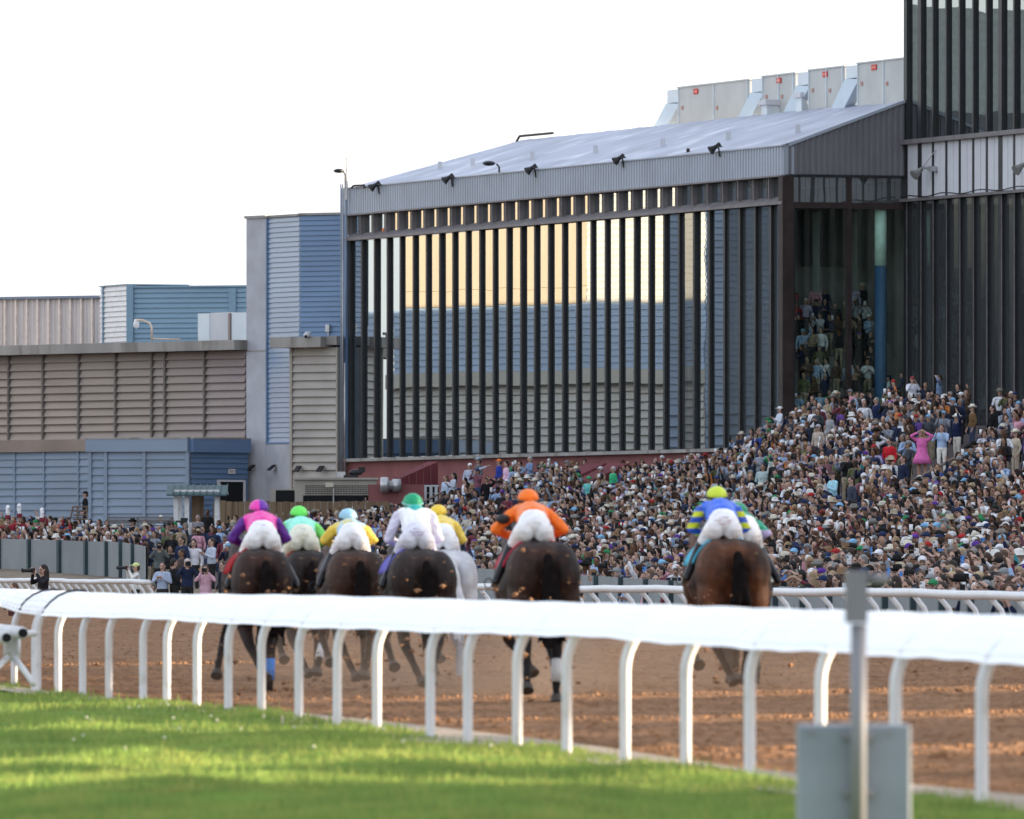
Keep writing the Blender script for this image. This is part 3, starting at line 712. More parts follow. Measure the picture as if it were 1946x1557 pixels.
# exit sign
es = empty('exit_sign', 'pale exit sign on the blue annex wall above the doorway', 'sign')
u, z = fb2.u(438), fb2.z(438, 896)
mb = MB(); mb.box(fb2, u-.21, u+.21, z-.11, z+.11, .06, .11); mb.build('sign_board', M('sign_cream', (.6, .6, .58), .5), es)
def text_mesh(txt, size, fr_, u, z, o, mat, name, parent):
    cu = bpy.data.curves.new(name, 'FONT'); cu.body = txt; cu.size = size; cu.align_x = 'CENTER'; cu.align_y = 'CENTER'; cu.extrude = .003
    t = bpy.data.objects.new('tmp', cu); COL.objects.link(t); dg = bpy.context.evaluated_depsgraph_get(); dg.update()
    me = bpy.data.meshes.new_from_object(t.evaluated_get(dg)); bpy.data.objects.remove(t)
    sg = 1 if fr_.e[0]*1 > 0 else -1
    for v in me.vertices: v.co = Vector(fr_.pt(u+sg*v.co.x, z+v.co.y, o+v.co.z))
    me.materials.clear(); me.materials.append(mat); ob = bpy.data.objects.new(name, me); link(ob, parent); return ob
text_mesh('EXIT', .17, fb2, u, z, .115, M('sign_grey_letters', (.25, .2, .2), .6), 'lettering', es)

# far pale ribbed building, blue penthouse, rooftop things
pf = frame2(ptpx(-60, 40.3), ptpx(200, 40.6)); mbb = empty('ribbed_metal_building', 'pale beige building of tall vertical ribs standing behind the louvred wing at the left edge', 'building')
ztb = pf.z(100, 568)
mb = MB(); mb.ribs(pf, 0, pf.L, 6, ztb, .6, .05, 0, 0, .22); mb.build('ribbed_wall', m_palemetal, mbb)
for k in range(int(pf.L/.3)):
    if k % 2: mb = MB(); mb.box(pf, k*.3-.035, k*.3+.035, 6, ztb, 0, .16); mb.build('rib', M('sunlit_rib', (.8, .7, .63), .5), mbb)  # ribs painted paler to stand in for their sunlit sides
mb = MB(); mb.box(pf, -.1, pf.L, ztb, ztb+.12, -4, .25); mb.build('roof_edge', m_blue2, mbb)
ph = empty('rooftop_penthouse', 'blue lap sided penthouse with a pale slatted end, on the roof behind the louvred wing', 'building')
h0 = frame2(ptpx(191, 40.9), ptpx(243, 41.2)); h1 = frame2(ptpx(243, 41.2), ptpx(482, 41.35))
mb = MB(); mb.lap(h0, .05, h0.L, 7, h0.z(200, 545), .235, .07); mb.build('slatted_end', M('pale_slats', (.68, .68, .7), .45, .1), ph)
mb = MB(); mb.box(h0, .55, .62, 7, h0.z(200, 545), 0, .12); mb.build('post', m_blue3, ph)
mb = MB(); mb.box(h1, -.02, .3, 7, h1.z(250, 540), -.3, .16); mb.build('corner_post', m_blue3, ph)
u = h1.u(441); mb = MB(); mb.box(h1, u-.13, u+.22, 7, h1.z(440, 548), 0, .13); mb.build('post', m_blue3, ph)
mb = MB(); mb.lap(h1, .3, h1.L, 7, h1.z(300, 547), .235, .06); mb.build('wall', m_blue3, ph)
mb = MB(); mb.box(h1, .3, h1.L, h1.z(300, 547), h1.z(300, 543.5), -3, .1); mb.box(h0, 0, h0.L, h0.z(200, 545), h0.z(200, 543), -3, .1); mb.box(h1, .2, h1.L, 6, h1.z(300, 548), -3, -.05); mb.build('roof_edge', m_blue3, ph)
# roof box
rb = empty('rooftop_unit', 'white and silver rooftop air unit beside the blue penthouse', 'air unit')
rf = wg.shift(-1.6)
for a, b, y0, y1, m_, nme in ((377, 399, 595, 648, m_hvac2, 'end_panel'), (399, 434, 594, 648, m_whitepanel, 'cabinet'), (440, 482, 595, 648, m_hvac2, 'hood')):
    u0, u1 = rf.u(b), rf.u(a); mb = MB(); mb.box(rf, min(u0, u1), max(u0, u1), rf.z(420, y1)-.1, rf.z(420, y0), -.9, 0 if nme != 'end_panel' else .03); mb.build(nme, m_, rb)
mb = MB(); u0 = rf.u(437); mb.box(rf, u0-.07, u0+.07, rf.z(430, 649), rf.z(430, 596), -.8, .06); mb.build('seam_post', m_louv, rb)
sc_ = empty('security_camera', 'white dome security camera hanging from a hooked pole on the wing roof', 'camera')
cf = wg.shift(-.3)
mb = MB(); mb.tube([cf.pt(cf.u(a), cf.z(a, b)) for a, b in ((289, 648), (288, 622), (284, 614), (272, 609), (258, 608))], .05, 8); mb.tube([cf.pt(cf.u(288), cf.z(288, 644)), cf.pt(cf.u(343), cf.z(343, 645))], .04, 6); mb.build('pole', M('cream_pole', (.55, .45, .36), .5), sc_, smooth=True)
p = cf.pt(cf.u(259), cf.z(259, 617)); mb = MB(); mb.prim(ell(p, (.14, .14, .2), 12, 8)); mb.tube([p, (p[0], p[1], p[2]+.24)], .1, 10); mb.build('dome', M('white_dome', (.75, .75, .76), .3), sc_, smooth=True)
# wall lights and cameras
for i, (fr_, px, py, lab) in enumerate(((fc, 487, 889, 'small black wall light on the grey block pilaster, nearer the doorway'), (fl, 528, 889, 'small black wall light low on the stair tower, beside the blue siding'), (fb_, 573, 891, 'small black wall light on the beige louvres, left one'), (fb_, 616, 891, 'small black wall light on the beige louvres, right one'))):
    wl = empty('wall_light', lab, 'light', 'black wall lights'); u = fr_.u(px); z = fr_.z(px, py)
    mb = MB(); P = [fr_.pt(u-.1, z+.13, .12), fr_.pt(u+.1, z+.13, .12), fr_.pt(u+.13, z-.14, .4), fr_.pt(u-.13, z-.14, .4), fr_.pt(u-.1, z+.13, .24), fr_.pt(u+.1, z+.13, .24), fr_.pt(u+.13, z-.1, .5), fr_.pt(u-.13, z-.1, .5)]
    mb.add(P, [(0, 1, 2, 3), (7, 6, 5, 4), (0, 4, 5, 1), (1, 5, 6, 2), (2, 6, 7, 3), (3, 7, 4, 0)]); mb.build('lamp_head', m_black, wl)
    mb = MB(); mb.tube([fr_.pt(u+.08, z+.05, .1), fr_.pt(u+.2, z-.02, .25), fr_.pt(u+.15, z-.12, .4)], .02, 6); mb.build('bracket', m_steel, wl)
wc = empty('security_camera', 'small white camera fixed to the concrete cap of the louvred bay', 'camera'); p = fb_.pt(fb_.u(604), fb_.z(604, 638), .85)
mb = MB(); mb.prim(ell(p, (.16, .14, .13), 10, 7)); mb.bbox((p[0]+.05, p[1]+.1, p[2]+.1), (.14, .1, .06)); mb.build('camera_body', m_whitepanel, wc, smooth=True)
mb = MB(); mb.prim(ell((p[0]-.05, p[1]-.12, p[2]-.06), (.07, .06, .07), 8, 6)); mb.build('lens', m_hole, wc)
jb = empty('junction_box', 'small grey junction box on the dark blue side of the stair tower', 'box'); u, z = frr.u(626), frr.z(626, 624)
mb = MB(); mb.box(frr, u-.1, u+.1, z-.16, z+.16, .05, .18); mb.box(frr, u-.02, u+.02, z-.45, z-.16, .06, .1); mb.build('housing', m_steel, jb)
mb = MB(); mb.box(frr, u-.06, u+.06, z-.1, z+.1, .182, .19); mb.build('cover_plate', m_whitepanel, jb)
# conduits and mast at the corner
cd = empty('conduit_stack', 'thin grey conduits climbing the corner beside the dark glass stand', 'conduit')
cfm = fac.shift(.5)
for px, y0, y1 in ((648, 350, 900), (651, 350, 905), (655, 690, 905), (658, 350, 620)):
    u = cfm.u(px); mb = MB(); mb.tube([cfm.pt(u, cfm.z(px, y1)), cfm.pt(u, cfm.z(px, y0))], .035, 6); mb.build('pipe', m_steel if px in (655, 651) else m_blue2, cd, smooth=True)
ms_ = empty('antenna_mast', 'thin antenna mast with a small floodlight at the left corner of the stand roof', 'mast')
u = cfm.u(659); mb = MB(); mb.tube([cfm.pt(u, ZE-.5), cfm.pt(u, cfm.z(659, 288))], [.06, .035], 6); mb.tube([cfm.pt(u, cfm.z(659, 303)), cfm.pt(u-.15, cfm.z(659, 300))], .015, 5); mb.build('mast', m_steel, ms_)
mb = MB(); mb.tube([cfm.pt(cfm.u(656), ZE), cfm.pt(cfm.u(656), cfm.z(656, 332)), cfm.pt(cfm.u(652), cfm.z(652, 326))], .03, 6); mb.build('arm', m_rust, ms_)
p = cfm.pt(cfm.u(644), cfm.z(644, 325)); mb = MB(); mb.prim(ell(p, (.25, .3, .1), 10, 6)); mb.build('lamp_head', m_black, ms_, smooth=True)
mb = MB(); mb.tube([cfm.pt(cfm.u(668), ZE), cfm.pt(cfm.u(672), cfm.z(672, 353)), cfm.pt(cfm.u(692), cfm.z(692, 352)), cfm.pt(cfm.u(693), cfm.z(693, 358))], .045, 6); mb.build('roof_pipe', m_rust, ms_)
# eave floodlights
names = ['first floodlight from the left on the grey fascia', 'second floodlight from the left on the grey fascia', 'third floodlight on the fascia, right of the hooded lamp', 'fourth floodlight on the fascia under the air units', 'rightmost floodlight on the fascia, near the gable corner']
for (px, py), lab in zip(((733, 354), (873, 340), (1031, 322), (1198, 303), (1381, 282)), names):
    fl_ = empty('floodlight', 'black '+lab, 'floodlight', 'floodlights along the eave')
    u = fac.u(px); z = fac.z(px, py); c = np.array(fac.pt(u, z, .55))
    mb = MB(); d = np.array((fac.n[0]*.5-.25, fac.n[1]*.5, -.5)); d /= np.linalg.norm(d)
    mb.tube([c-d*.18, c-d*.02, c+d*.16, c+d*.19], [.07, .1, .18, .19], 12); mb.build('lamp_head', m_black, fl_, smooth=False)
    mb = MB(); mb.tube([c-d*.2, fac.pt(u+.15, z-.05, .4), fac.pt(u+.15, z-.35, .36)], .035, 6); mb.tube([c-d*.3, c-d*.18], .09, 8); mb.tube([fac.pt(u+.1, z+.05, .45), fac.pt(u+.5, z+.05, .42)], .03, 6); mb.build('bracket', m_black, fl_)
al = empty('area_light', 'black hooded lamp on a short curved post above the fascia', 'floodlight')
mb = MB(); u = fac.u(957); mb.tube([fac.pt(u, ZE, .2), fac.pt(u, fac.z(957, 318), .2), fac.pt(u-.15, fac.z(957, 312), .25)], .04, 6); mb.build('post', m_black, al)
p = fac.pt(fac.u(946), fac.z(946, 311), .4); mb = MB(); mb.prim(ell(p, (.28, .35, .11), 10, 6)); mb.build('lamp_head', m_black, al, smooth=True)
rbx = empty('roof_box', 'tiny dark box standing on the roof slope near the eave', 'box'); mb = MB(); p = fac.pt(fac.u(1299), fac.z(1299, 287), -.2); mb.bbox(p, (.07, .07, .1)); mb.build('housing', m_black, rbx)
mb = MB(); mb.bbox((p[0], p[1], p[2]-.13), (.04, .04, .05)); mb.build('stem', m_black, rbx)
# tower spotlights
for px, py, lab in ((1772, 327, 'grey cone shaped floodlight on a rod over the white panels of the tower'), (1966, 318, 'dark floodlight cut by the right edge on the tower panels')):
    tl = empty('floodlight', lab, 'floodlight'); u = tow.u(px); z = tow.z(px, py); c = np.array(tow.pt(u, z, .6)); d = np.array((-.62, -.35, -.5)); d /= np.linalg.norm(d)
    mb = MB(); mb.tube([c-d*.2, c, c+d*.26], [.08, .12, .22], 14); mb.build('lamp_head', m_grey, tl)
    mb = MB(); mb.tube([c-d*.3, tow.pt(u+.5, z+.1, .3)], .05, 8); mb.tube([c, tow.pt(u+.6, z+.85, .1)], .02, 6); mb.box(tow, u+.45, u+.7, z, z+.2, .1, .4); mb.build('bracket', m_steel, tl)

# rooftop air units behind the ridge
ax = Fr(fac.O, fac.e, fac.n).shift(-7.6)
units = [(1243, 1289, 1425, 168, 250, 'far left one with long cabinet'), (1403, 1449, 1512, 147, 235, 'second from the left'), (1490, 1537, 1606, 135, 222, 'third from the left'), (1582, 1630, 1730, 122, 215, 'rightmost one beside the black tower')]
for i, (xh, xa, xb, yt, yb, lab) in enumerate(units):
    hv = empty('rooftop_air_unit', 'grey rooftop air unit with sloping intake hood, '+lab, 'air unit', 'air units along the grandstand roof')
    f2 = ax.shift(.45*i); ua, ub_, uh = f2.u(xa), f2.u(xb), f2.u(xh); zt3 = f2.z(xa, yt); zb3 = f2.z(xa, yb)-.8
    mb = MB(); mb.box(f2, ua, ub_, zb3, zt3, -3, 0); mb.box(f2, ua-.04, ub_+.04, zt3, zt3+.06, -3, .05); mb.build('cabinet', m_hvac, hv)
    mb = MB()
    for px in (xa+1, xa+(xb-xa)*.5, xb-4):
        u = f2.u(px); mb = MB(); mb.box(f2, u-.025, u+.025, zb3, zt3, .0, .05); mb.build('door_frame', m_hvac2, hv)
    xl = (1267, 1428, 1515, 1607)[i]; ys = (197, 176, 163, 150)[i]; yr_ = (243, 226, 214, 205)[i]; ul = f2.u(xl)
    mb = MB(); poly = [(ul, f2.z(xl, ys)), (uh, f2.z(xh, yr_)), (uh+.1, zb3+.2), (f2.u(xh+24), zb3+.2), (f2.u(xh+24), f2.z(xh+24, yr_)), (ua, f2.z(xa, ys+8)), (ua, f2.z(xa, ys))]
    k_ = len(poly); mb.add([f2.pt(a_, b_, .04) for a_, b_ in poly]+[f2.pt(a_, b_, -2.9) for a_, b_ in poly], [tuple(range(k_)), tuple(range(k_, 2*k_))[::-1]]+[(q, (q+1) % k_, k_+(q+1) % k_, k_+q) for q in range(k_)])
    mb.build('intake_hood', M('hood_pale_blue', (.52, .62, .70), .45, .06, .8), hv)
    mb = MB(); mb.box(f2, ul, ua-.03, f2.z(xl, ys)+.002, zt3-.03, -2.8, -.02); mb.build('end_box', m_hvac2, hv)
    mb = MB(); mb.add([f2.pt(f2.u(xh+24), f2.z(xh+24, yr_)-.5, -.3), f2.pt(ua, f2.z(xa, ys+8), -.3), f2.pt(ua, zb3, -.3), f2.pt(f2.u(xh+24), zb3, -.3)], [(0, 1, 2, 3)]); mb.build('base_panel', M('hvac_shade_grey', (.36, .37, .37), .6), hv)
    u = f2.u(xa+34 if i == 0 else xa+32); z = f2.z(xa+30, yt+6.5); mb = MB(); mb.box(f2, u-.26, u+.26, z-.11, z+.11, .01, .04); pl = mb.build('name_plate', m_red, hv)
    mb = MB(); mb.box(f2, u-.03, u+.17, z-.04, z+.04, .041, .045); mb.tube([f2.pt(u-.15, z, .04), f2.pt(u-.15, z, .046)], .06, 10); mb.build('mark', M('plate_mark', (.75, .3, .25), .5), pl)
    mb = MB(); 
    for px, dy in ((xa+8, 38), (xa+(xb-xa)*.5+6, 38)): u = f2.u(px); z = f2.z(px, yt+dy); mb.box(f2, u-.1, u+.1, z-.06, z+.1, .01, .03)
    mb.build('sticker', M('sticker', (.45, .25, .2), .6), hv)
for px, yt in ((1452, 190), (1518, 176)):
    vs = empty('roof_vent_stack', 'square white vent stack at the ridge, %s' % ('before the second air unit' if px < 1500 else 'before the third air unit'), 'vent')
    f2 = ax.shift(1.); u = f2.u(px); mb = MB(); mb.box(f2, u-.3, u+.3, f2.z(px, 235)-.5, f2.z(px, yt+10), -.6, 0); mb.build('stack', m_hvac2, vs)
    mb = MB(); mb.box(f2, u-.42, u+.42, f2.z(px, yt+10), f2.z(px, yt), -.75, .1); mb.build('cap', m_whitepanel, vs)

# sunlit building far to the left, seen only mirrored in the windows
fbld = empty('clubhouse', 'tall pale and tan building beyond the left edge, mirrored in the glass stand', 'building')
cr = frame2((-43.5, 506.5), (-42.9, 483.)); cr = Fr(cr.O, cr.e, (-cr.e[1], cr.e[0])); Lc = 23.5
mb = MB(); mb.lap(cr, 0, Lc, .5, 10.1, .4, .14); mb.build('louvre', M('light_louvre', (.46, .45, .42), .5, .1, .5), fbld)
mb = MB(); mb.box(cr, -.2, Lc, 10.12, 10.8, -.6, .5); mb.build('coping', M('light_coping', (.42, .41, .37), .8, .1, .5), fbld)
mb = MB(); mb.lap(cr, 0, Lc, 10.82, 14.0, .32, .06); mb.build('blue_wall', m_blue_b, fbld)
mb = MB(); mb.lap(cr, 17.2, Lc, 14.0, 19.5, .32, .06); mb.build('sunlit_wall', M('sunlit_siding', (.26, .265, .265), .5, .08, .5), fbld)  # upper part of the blue wall; its sunlit tone is put into the colour
mb = MB(); mb.box(cr, 1., 17.2, 14.02, 14.8, -3, .05); mb.box(cr, 1.6, 17.18, 14.82, 19.2, -3, -.02); mb.build('tan_wall', M('tan_panels', (.215, .185, .15), .6, .06, 1., 0, 5, .2, stretch=(3, 3, .3)), fbld)
mb = MB(); mb.box(cr, 1., 1.5, 14.82, 18, -.5, .1); mb.box(cr, 5.6, 6.05, 14.82, 19, -.02, .12); mb.build('orange_banner', M('orange_board', (.6, .16, .05), .6), fbld)
mb = MB(); mb.box(cr, 0, Lc, .3, 13.9, -3, -.1); mb.box(cr, 17.2, Lc, 13.9, 19.5, -3, -.1); mb.build('core', m_block, fbld)
rt = frame2((-42.9, 483.), (-63, 482.4)); mb = MB(); mb.lap(rt, 0, rt.L, .5, 9.1, .5, .16); mb.lap(rt, 0, rt.L, 9.12, 19.5, .32, .06); mb.box(rt, 0, rt.L, .5, 19.4, -2, -.1); mb.build('side_wall', m_blue2, fbld)

tbl = empty('tall_building', 'tall grey building behind the mirrored clubhouse, seen only in the tower glass', 'building')
mb = MB(); mb.box(WORLD, -66, -44, 0, 23.5, 486, 500); mb.build('lower_wall', M('dull_grey_wall', (.13, .14, .145), .8), tbl)
mb = MB(); mb.box(WORLD, -66, -44, 23.52, 28.6, 486.2, 499); mb.build('upper_wall', M('pale_green_wall', (.42, .46, .43), .8), tbl)

# ------------------------------------------------------------------ foot of the stand
vu = empty('ventilation_unit', 'beige ventilation unit with long grille above the wooden fence', 'vent unit')
fv = frame2(ptpx(560, 45.6), ptpx(716, 45.6))
mb = MB(); mb.box(fv, 0, fv.L, 1, fv.z(600, 911), -1.2, 0); mb.box(fv, -.05, fv.L+.05, fv.z(600, 912), fv.z(600, 908), -1.3, .12); mb.build('housing', m_beige, vu)
g0, g1, gz0, gz1 = fv.u(580), fv.u(701), fv.z(600, 940), fv.z(600, 922)
mb = MB(); mb.box(fv, g0, g1, gz0, gz1, -.1, .01); mb.build('grille_back', m_hole, vu)
mb = MB()
for i in range(42): u = g0+(g1-g0)*i/41; mb.box(fv, u-.012, u+.012, gz0, gz1, .012, .04)
for i in range(6): z = gz0+(gz1-gz0)*i/5; mb.box(fv, g0, g1, z-.012, z+.012, .042, .06)
mb.build('grille', m_beige, vu)
mb = MB(); mb.box(fv, fv.u(576), fv.u(706), fv.z(600, 953), fv.z(600, 942), .0, .03); mb.build('slot', m_hole, vu)
lp = empty('flag_lamp', 'small cream panel light on a thin pole before the ventilation grille', 'light')
mb = MB(); mb.tube([fv.pt(fv.u(634), fv.z(634, 958), .4), fv.pt(fv.u(634), fv.z(634, 928), .4)], .03, 6); mb.build('pole', m_steel, lp)
mb = MB(); u = fv.u(626); z = fv.z(626, 922); mb.box(fv, u-.16, u+.18, z-.09, z+.1, .36, .44); mb.build('panel', M('cream_panel', (.5, .48, .38), .5), lp)
db = empty('dark_window_box', 'black opening in a grey surround left of the ventilation unit', 'window'); f3 = frame2(ptpx(514, 45.), ptpx(566, 45.))
mb = MB(); mb.box(f3, 0, f3.L, 1, f3.z(530, 930), -1, -.02); mb.build('surround', m_beige, db)
mb = MB(); mb.box(f3, f3.u(524), f3.L-.03, 1.2, f3.z(530, 932), -.5, .01); mb.build('opening', m_hole, db)
tb = empty('roof_device', 'little black device on a stand on top of the ventilation unit', 'device'); p = fv.pt(fv.u(676), fv.z(676, 898), -.4)
mb = MB(); mb.prim(ell(p, (.32, .2, .14), 8, 5)); mb.bbox((p[0]+.25, p[1], p[2]+.12), (.14, .12, .1)); mb.build('body', m_black, tb)
mb = MB(); mb.bbox((p[0]-.2, p[1], p[2]-.18), (.3, .15, .07)); mb.build('base', m_black, tb)
ut = empty('utility_box', 'small grey box at the foot of the conduits', 'box'); mb = MB(); p = fv.pt(fv.u(648), fv.z(648, 902), -.5); mb.bbox(p, (.18, .1, .12)); mb.build('housing', m_steel, ut)
wf = empty('wooden_fence', 'brown weathered board fence below the ventilation unit', 'fence'); f4 = frame2(ptpx(405, 46.6), ptpx(742, 46.6))
for k in range(28):
    u = f4.L*k/28; mb = MB(); mb.box(f4, u+.01, u+f4.L/28-.01, .8, f4.z(570, 953)+rr.uniform(-.04, .04), -.05+rr.uniform(0, .02), 0); mb.build('board', m_wood, wf)
# hut
hut = empty('hut', 'small white hut with dark green ribbed roof at the rail gap', 'hut'); fh = frame2(ptpx(331, 47.6), ptpx(417, 47.6))
zt4 = fh.z(370, 939); z04 = fh.z(370, 1010)
for px in (334, 355, 412):
    u = fh.u(px); mb = MB(); mb.box(fh, u-.09, u+.09, z04-1, zt4, -.18, 0); mb.build('post', m_white, hut)
for px in (340, 412):
    u = fh.u(px); mb = MB(); mb.box(fh, u-.09, u+.09, z04-1, zt4, -1.6, -1.42); mb.build('post', m_white, hut)
mb = MB(); mb.box(fh, 0, fh.L, zt4, fh.z(370, 931), -1.65, .04); mb.build('beam', m_white, hut)
mb = MB(); mb.box(fh, 0, fh.L, z04-1, fh.z(370, 993), -1.5, -.1); mb.build('half_wall', m_white, hut)
mb = MB(); mb.box(fh, fh.u(362), fh.u(385), z04-1, zt4, -1.66, -1.6); mb.build('board_wall', m_wood, hut)
zr4 = fh.z(370, 922); ze4 = fh.z(370, 940)
for k in range(9):
    u0 = -.3+(fh.L+.6)*k/9; u1 = -.3+(fh.L+.6)*(k+1)/9
    mb = MB(); P = [fh.pt(u0, ze4, .35), fh.pt(u1, ze4, .35), fh.pt(u1, zr4, -.8), fh.pt(u0, zr4, -.8)]; mb.quad(*P); mb.quad(fh.pt(u0, ze4-.06, .35), fh.pt(u1, ze4-.06, .35), fh.pt(u1, ze4, .35), fh.pt(u0, ze4, .35)); mb.quad(fh.pt(u0, zr4, -.8), fh.pt(u1, zr4, -.8), fh.pt(u1, ze4, -1.95), fh.pt(u0, ze4, -1.95))
    mb.tube([fh.pt(u1, ze4+.03, .36), fh.pt(u1, zr4+.03, -.8)], .03, 5)
    mb.build('roof_sheet', m_green, hut)
for u in (-.3, fh.L+.3):
    mb = MB(); mb.add([fh.pt(u, ze4, .3), fh.pt(u, zr4-.02, -.8), fh.pt(u, ze4, -1.9)], [(0, 1, 2)]); mb.build('gable', m_white, hut)
# grey slat fence and stair beside the annex
sfm = empty('slat_fence', 'grey slatted fence along the foot of the blue annex', 'fence'); f5 = frame2(ptpx(203, 50.), ptpx(330, 50.))
for y in (984, 989, 994, 999, 1004):
    mb = MB(); z = f5.z(270, y); mb.box(f5, 0, f5.L, z-.035, z+.035, 0, .04); mb.build('slat', M('grey_slat', (.16, .15, .15), .7), sfm)
for px in (205, 262, 328):
    u = f5.u(px); mb = MB(); mb.box(f5, u-.04, u+.04, 1, f5.z(270, 982), -.08, -.002); mb.build('post', m_grey, sfm)
srl = empty('stair_rail', 'brown metal stair railing with slanting handrail against the blue annex', 'railing'); f6 = frame2(ptpx(128, 48.), ptpx(168, 48.))
for a, b in (((130, 1000), (139, 963)), ((139, 963), (166, 963)), ((139, 971), (166, 971)), ((139, 979), (166, 979)), ((139, 987), (166, 987)), ((147, 963), (147, 1010)), ((165, 963), (165, 1010))):
    mb = MB(); mb.tube([f6.pt(f6.u(a[0]), f6.z(*a)), f6.pt(f6.u(b[0]), f6.z(*b))], .035, 6); mb.build('bar', m_rail, srl)

# maroon entrance roofs, duct, small window, handrails
def shed(label, xl, xr_, ytop, yeave, ybase, s, slope_px):
    """lean-to of a stair: its back edge is high, its front edge low; the right side wall is open to the camera"""
    c = empty('stair_canopy', label, 'canopy', 'maroon sloping stair canopies')
    f_ = frame2(ptpx(xl, s), ptpx(xr_, s)); u0, u1 = 0, f_.L
    mb = MB()
    P = [f_.pt(u0, f_.z(xl, yeave), 0), f_.pt(u0+slope_px/s, f_.z(xl, yeave), 0), f_.pt(u1, f_.z(xl, ytop), -1), f_.pt(u1-slope_px/s*1.2, f_.z(xl, ytop), -1)]
    mb.quad(*P); Q = [tuple(np.array(p_)+np.array((0, 0, -.12))) for p_ in P]; mb.quad(*Q[::-1])
    for i in range(4): mb.quad(Q[i], Q[(i+1) % 4], P[(i+1) % 4], P[i])
    mb.build('roof', m_maroon2, c)
    mb = MB(); p1 = f_.u(xl)+slope_px/s
    mb.ribs(f_, u0, p1, f_.z(xl, yeave+11), f_.z(xl, yeave)-.05, .09, .03, .02); mb.build('valance', m_maroon, c)
    mb = MB(); V = [f_.pt(p1, f_.z(xl, yeave+1), -.02), f_.pt(u1, f_.z(xl, ytop+1), -.98), f_.pt(u1, f_.z(xl, ybase), -.98), f_.pt(p1, f_.z(xl, ybase), -.02)]; mb.quad(*V); mb.build('side_wall', m_maroon2, c)
    for k in range(1, 5):
        mb = MB(); t = k/5; u = p1+(u1-p1)*t; zt_3 = f_.z(xl, yeave+(ytop-yeave)*t)-.05
        mb.tube([f_.pt(u, f_.z(xl, ybase), -.98*t+.02), f_.pt(u, zt_3, -.98*t+.02)], .025, 4); mb.build('seam', m_maroon, c)
shed('maroon stair canopy left of the standing spectators, beside the steel duct', 748, 832, 877, 908, 921, 45.4, 16)
shed('maroon stair canopy right of the spectators by the handrails, left one of two', 1052, 1152, 880, 911, 914, 46.8, 32)
shed('maroon stair canopy right of its neighbour, behind the green shirts', 1092, 1196, 880, 914, 918, 47.2, 30)
bw = empty('brick_annex_wall', 'maroon block wall under the stair canopy with a small window', 'wall'); f7 = frame2(ptpx(700, 45.9), ptpx(806, 45.9))
mb = MB(); mb.box(f7, 0, f7.L, 1, f7.z(750, 921), -1., 0); mb.build('wall', m_maroon, bw)
f8 = frame2(ptpx(806, 45.7), ptpx(834, 45.7)); mb = MB(); mb.box(f8, 0, f8.L, 1, f8.z(820, 921), -.6, -.05); w_ = mb.build('window', m_hole, bw)
mb = MB()
for px in (808, 819, 829): u = f8.u(px); mb.box(f8, u-.06, u+.06, f8.z(820, 956), f8.z(820, 924), -.05, 0)
mb.box(f8, 0, f8.L, f8.z(820, 925), f8.z(820, 922), -.05, .03); mb.box(f8, 0, f8.L, f8.z(820, 938), f8.z(820, 937), -.05, -.01); mb.build('frame', m_whitepanel, w_)
dc = empty('exhaust_duct', 'round galvanised exhaust duct standing out of the maroon wall', 'duct'); p = f7.pt(f7.u(733), f7.z(733, 922), .25)
mb = MB(); mb.tube([(p[0]-.22, p[1], p[2]), (p[0]-.12, p[1], p[2]), (p[0]+.05, p[1], p[2]), (p[0]+.12, p[1], p[2])], [.3, .33, .33, .3], 16); mb.build('fan_drum', m_steel, dc, smooth=True)
mb = MB(); mb.tube([(p[0]+.1, p[1], p[2]-.02), (p[0]+.28, p[1]+.05, p[2]-.02), (p[0]+.3, p[1]+.05, p[2]-.02), (p[0]+.6, p[1]+.1, p[2]-.02)], [.22, .18, .27, .27], 16); mb.build('pipe', m_steel, dc, smooth=True)
def handrail(label, pts, posts, r=.045, extra=()):
    h = empty('handrail', label, 'handrail', 'brown handrails of the stands')
    def hp(x, y, d=0.): 
        D = crowd_D(x, y-45)-9+d; return at(x, y, D)
    mb = MB(); mb.tube([hp(*p_) for p_ in pts], r, 6); mb.build('rail', m_rail, h, smooth=True)
    for seg_ in extra:
        mb = MB(); mb.tube([hp(*p_) for p_ in seg_], r, 6); mb.build('lower_rail', m_rail, h, smooth=True)
    for (x, y, y2) in posts:
        a = hp(x, y); b = (a[0], a[1], CAMH-(y2-HY)/F*a[1]); mb = MB(); mb.tube([a, b], r, 6); mb.build('post', m_rail, h, smooth=True)
handrail('brown handrail climbing to a landing above the plaid shirts', [(1500, 895), (1651, 813), (1651, 800), (1700, 799)], [(1548, 868, 893), (1651, 800, 852), (1680, 800, 845)], extra=([(1570, 884), (1651, 840)], [(1651, 832), (1690, 832)]))
handrail('long brown handrail below the pink dress, up to the right edge', [(1668, 951), (1928, 808), (1946, 799)], [(1729, 916, 945), (1816, 870, 900), (1925, 808, 835)], extra=([(1733, 945), (1925, 836)],))
handrail('short brown handrail above the blue jockey', [(1398, 948), (1475, 907)], [(1466, 911, 938)], extra=([(1490, 925), (1530, 906)],))
handrail('brown handrails climbing past the orange jockey cap', [(1016, 944), (1058, 915)], [(1030, 935, 965)], extra=([(1022, 958), (1110, 922)], [(1030, 950), (1085, 925)]))
handrail('brown handrail left of the spectators by the small window', [(808, 953), (842, 935)], [(838, 937, 957)], extra=([(815, 962), (845, 945)],))
handrail('brown handrail at the right edge above the brick steps', [(1846, 955), (1882, 934)], [(1880, 935, 955)])

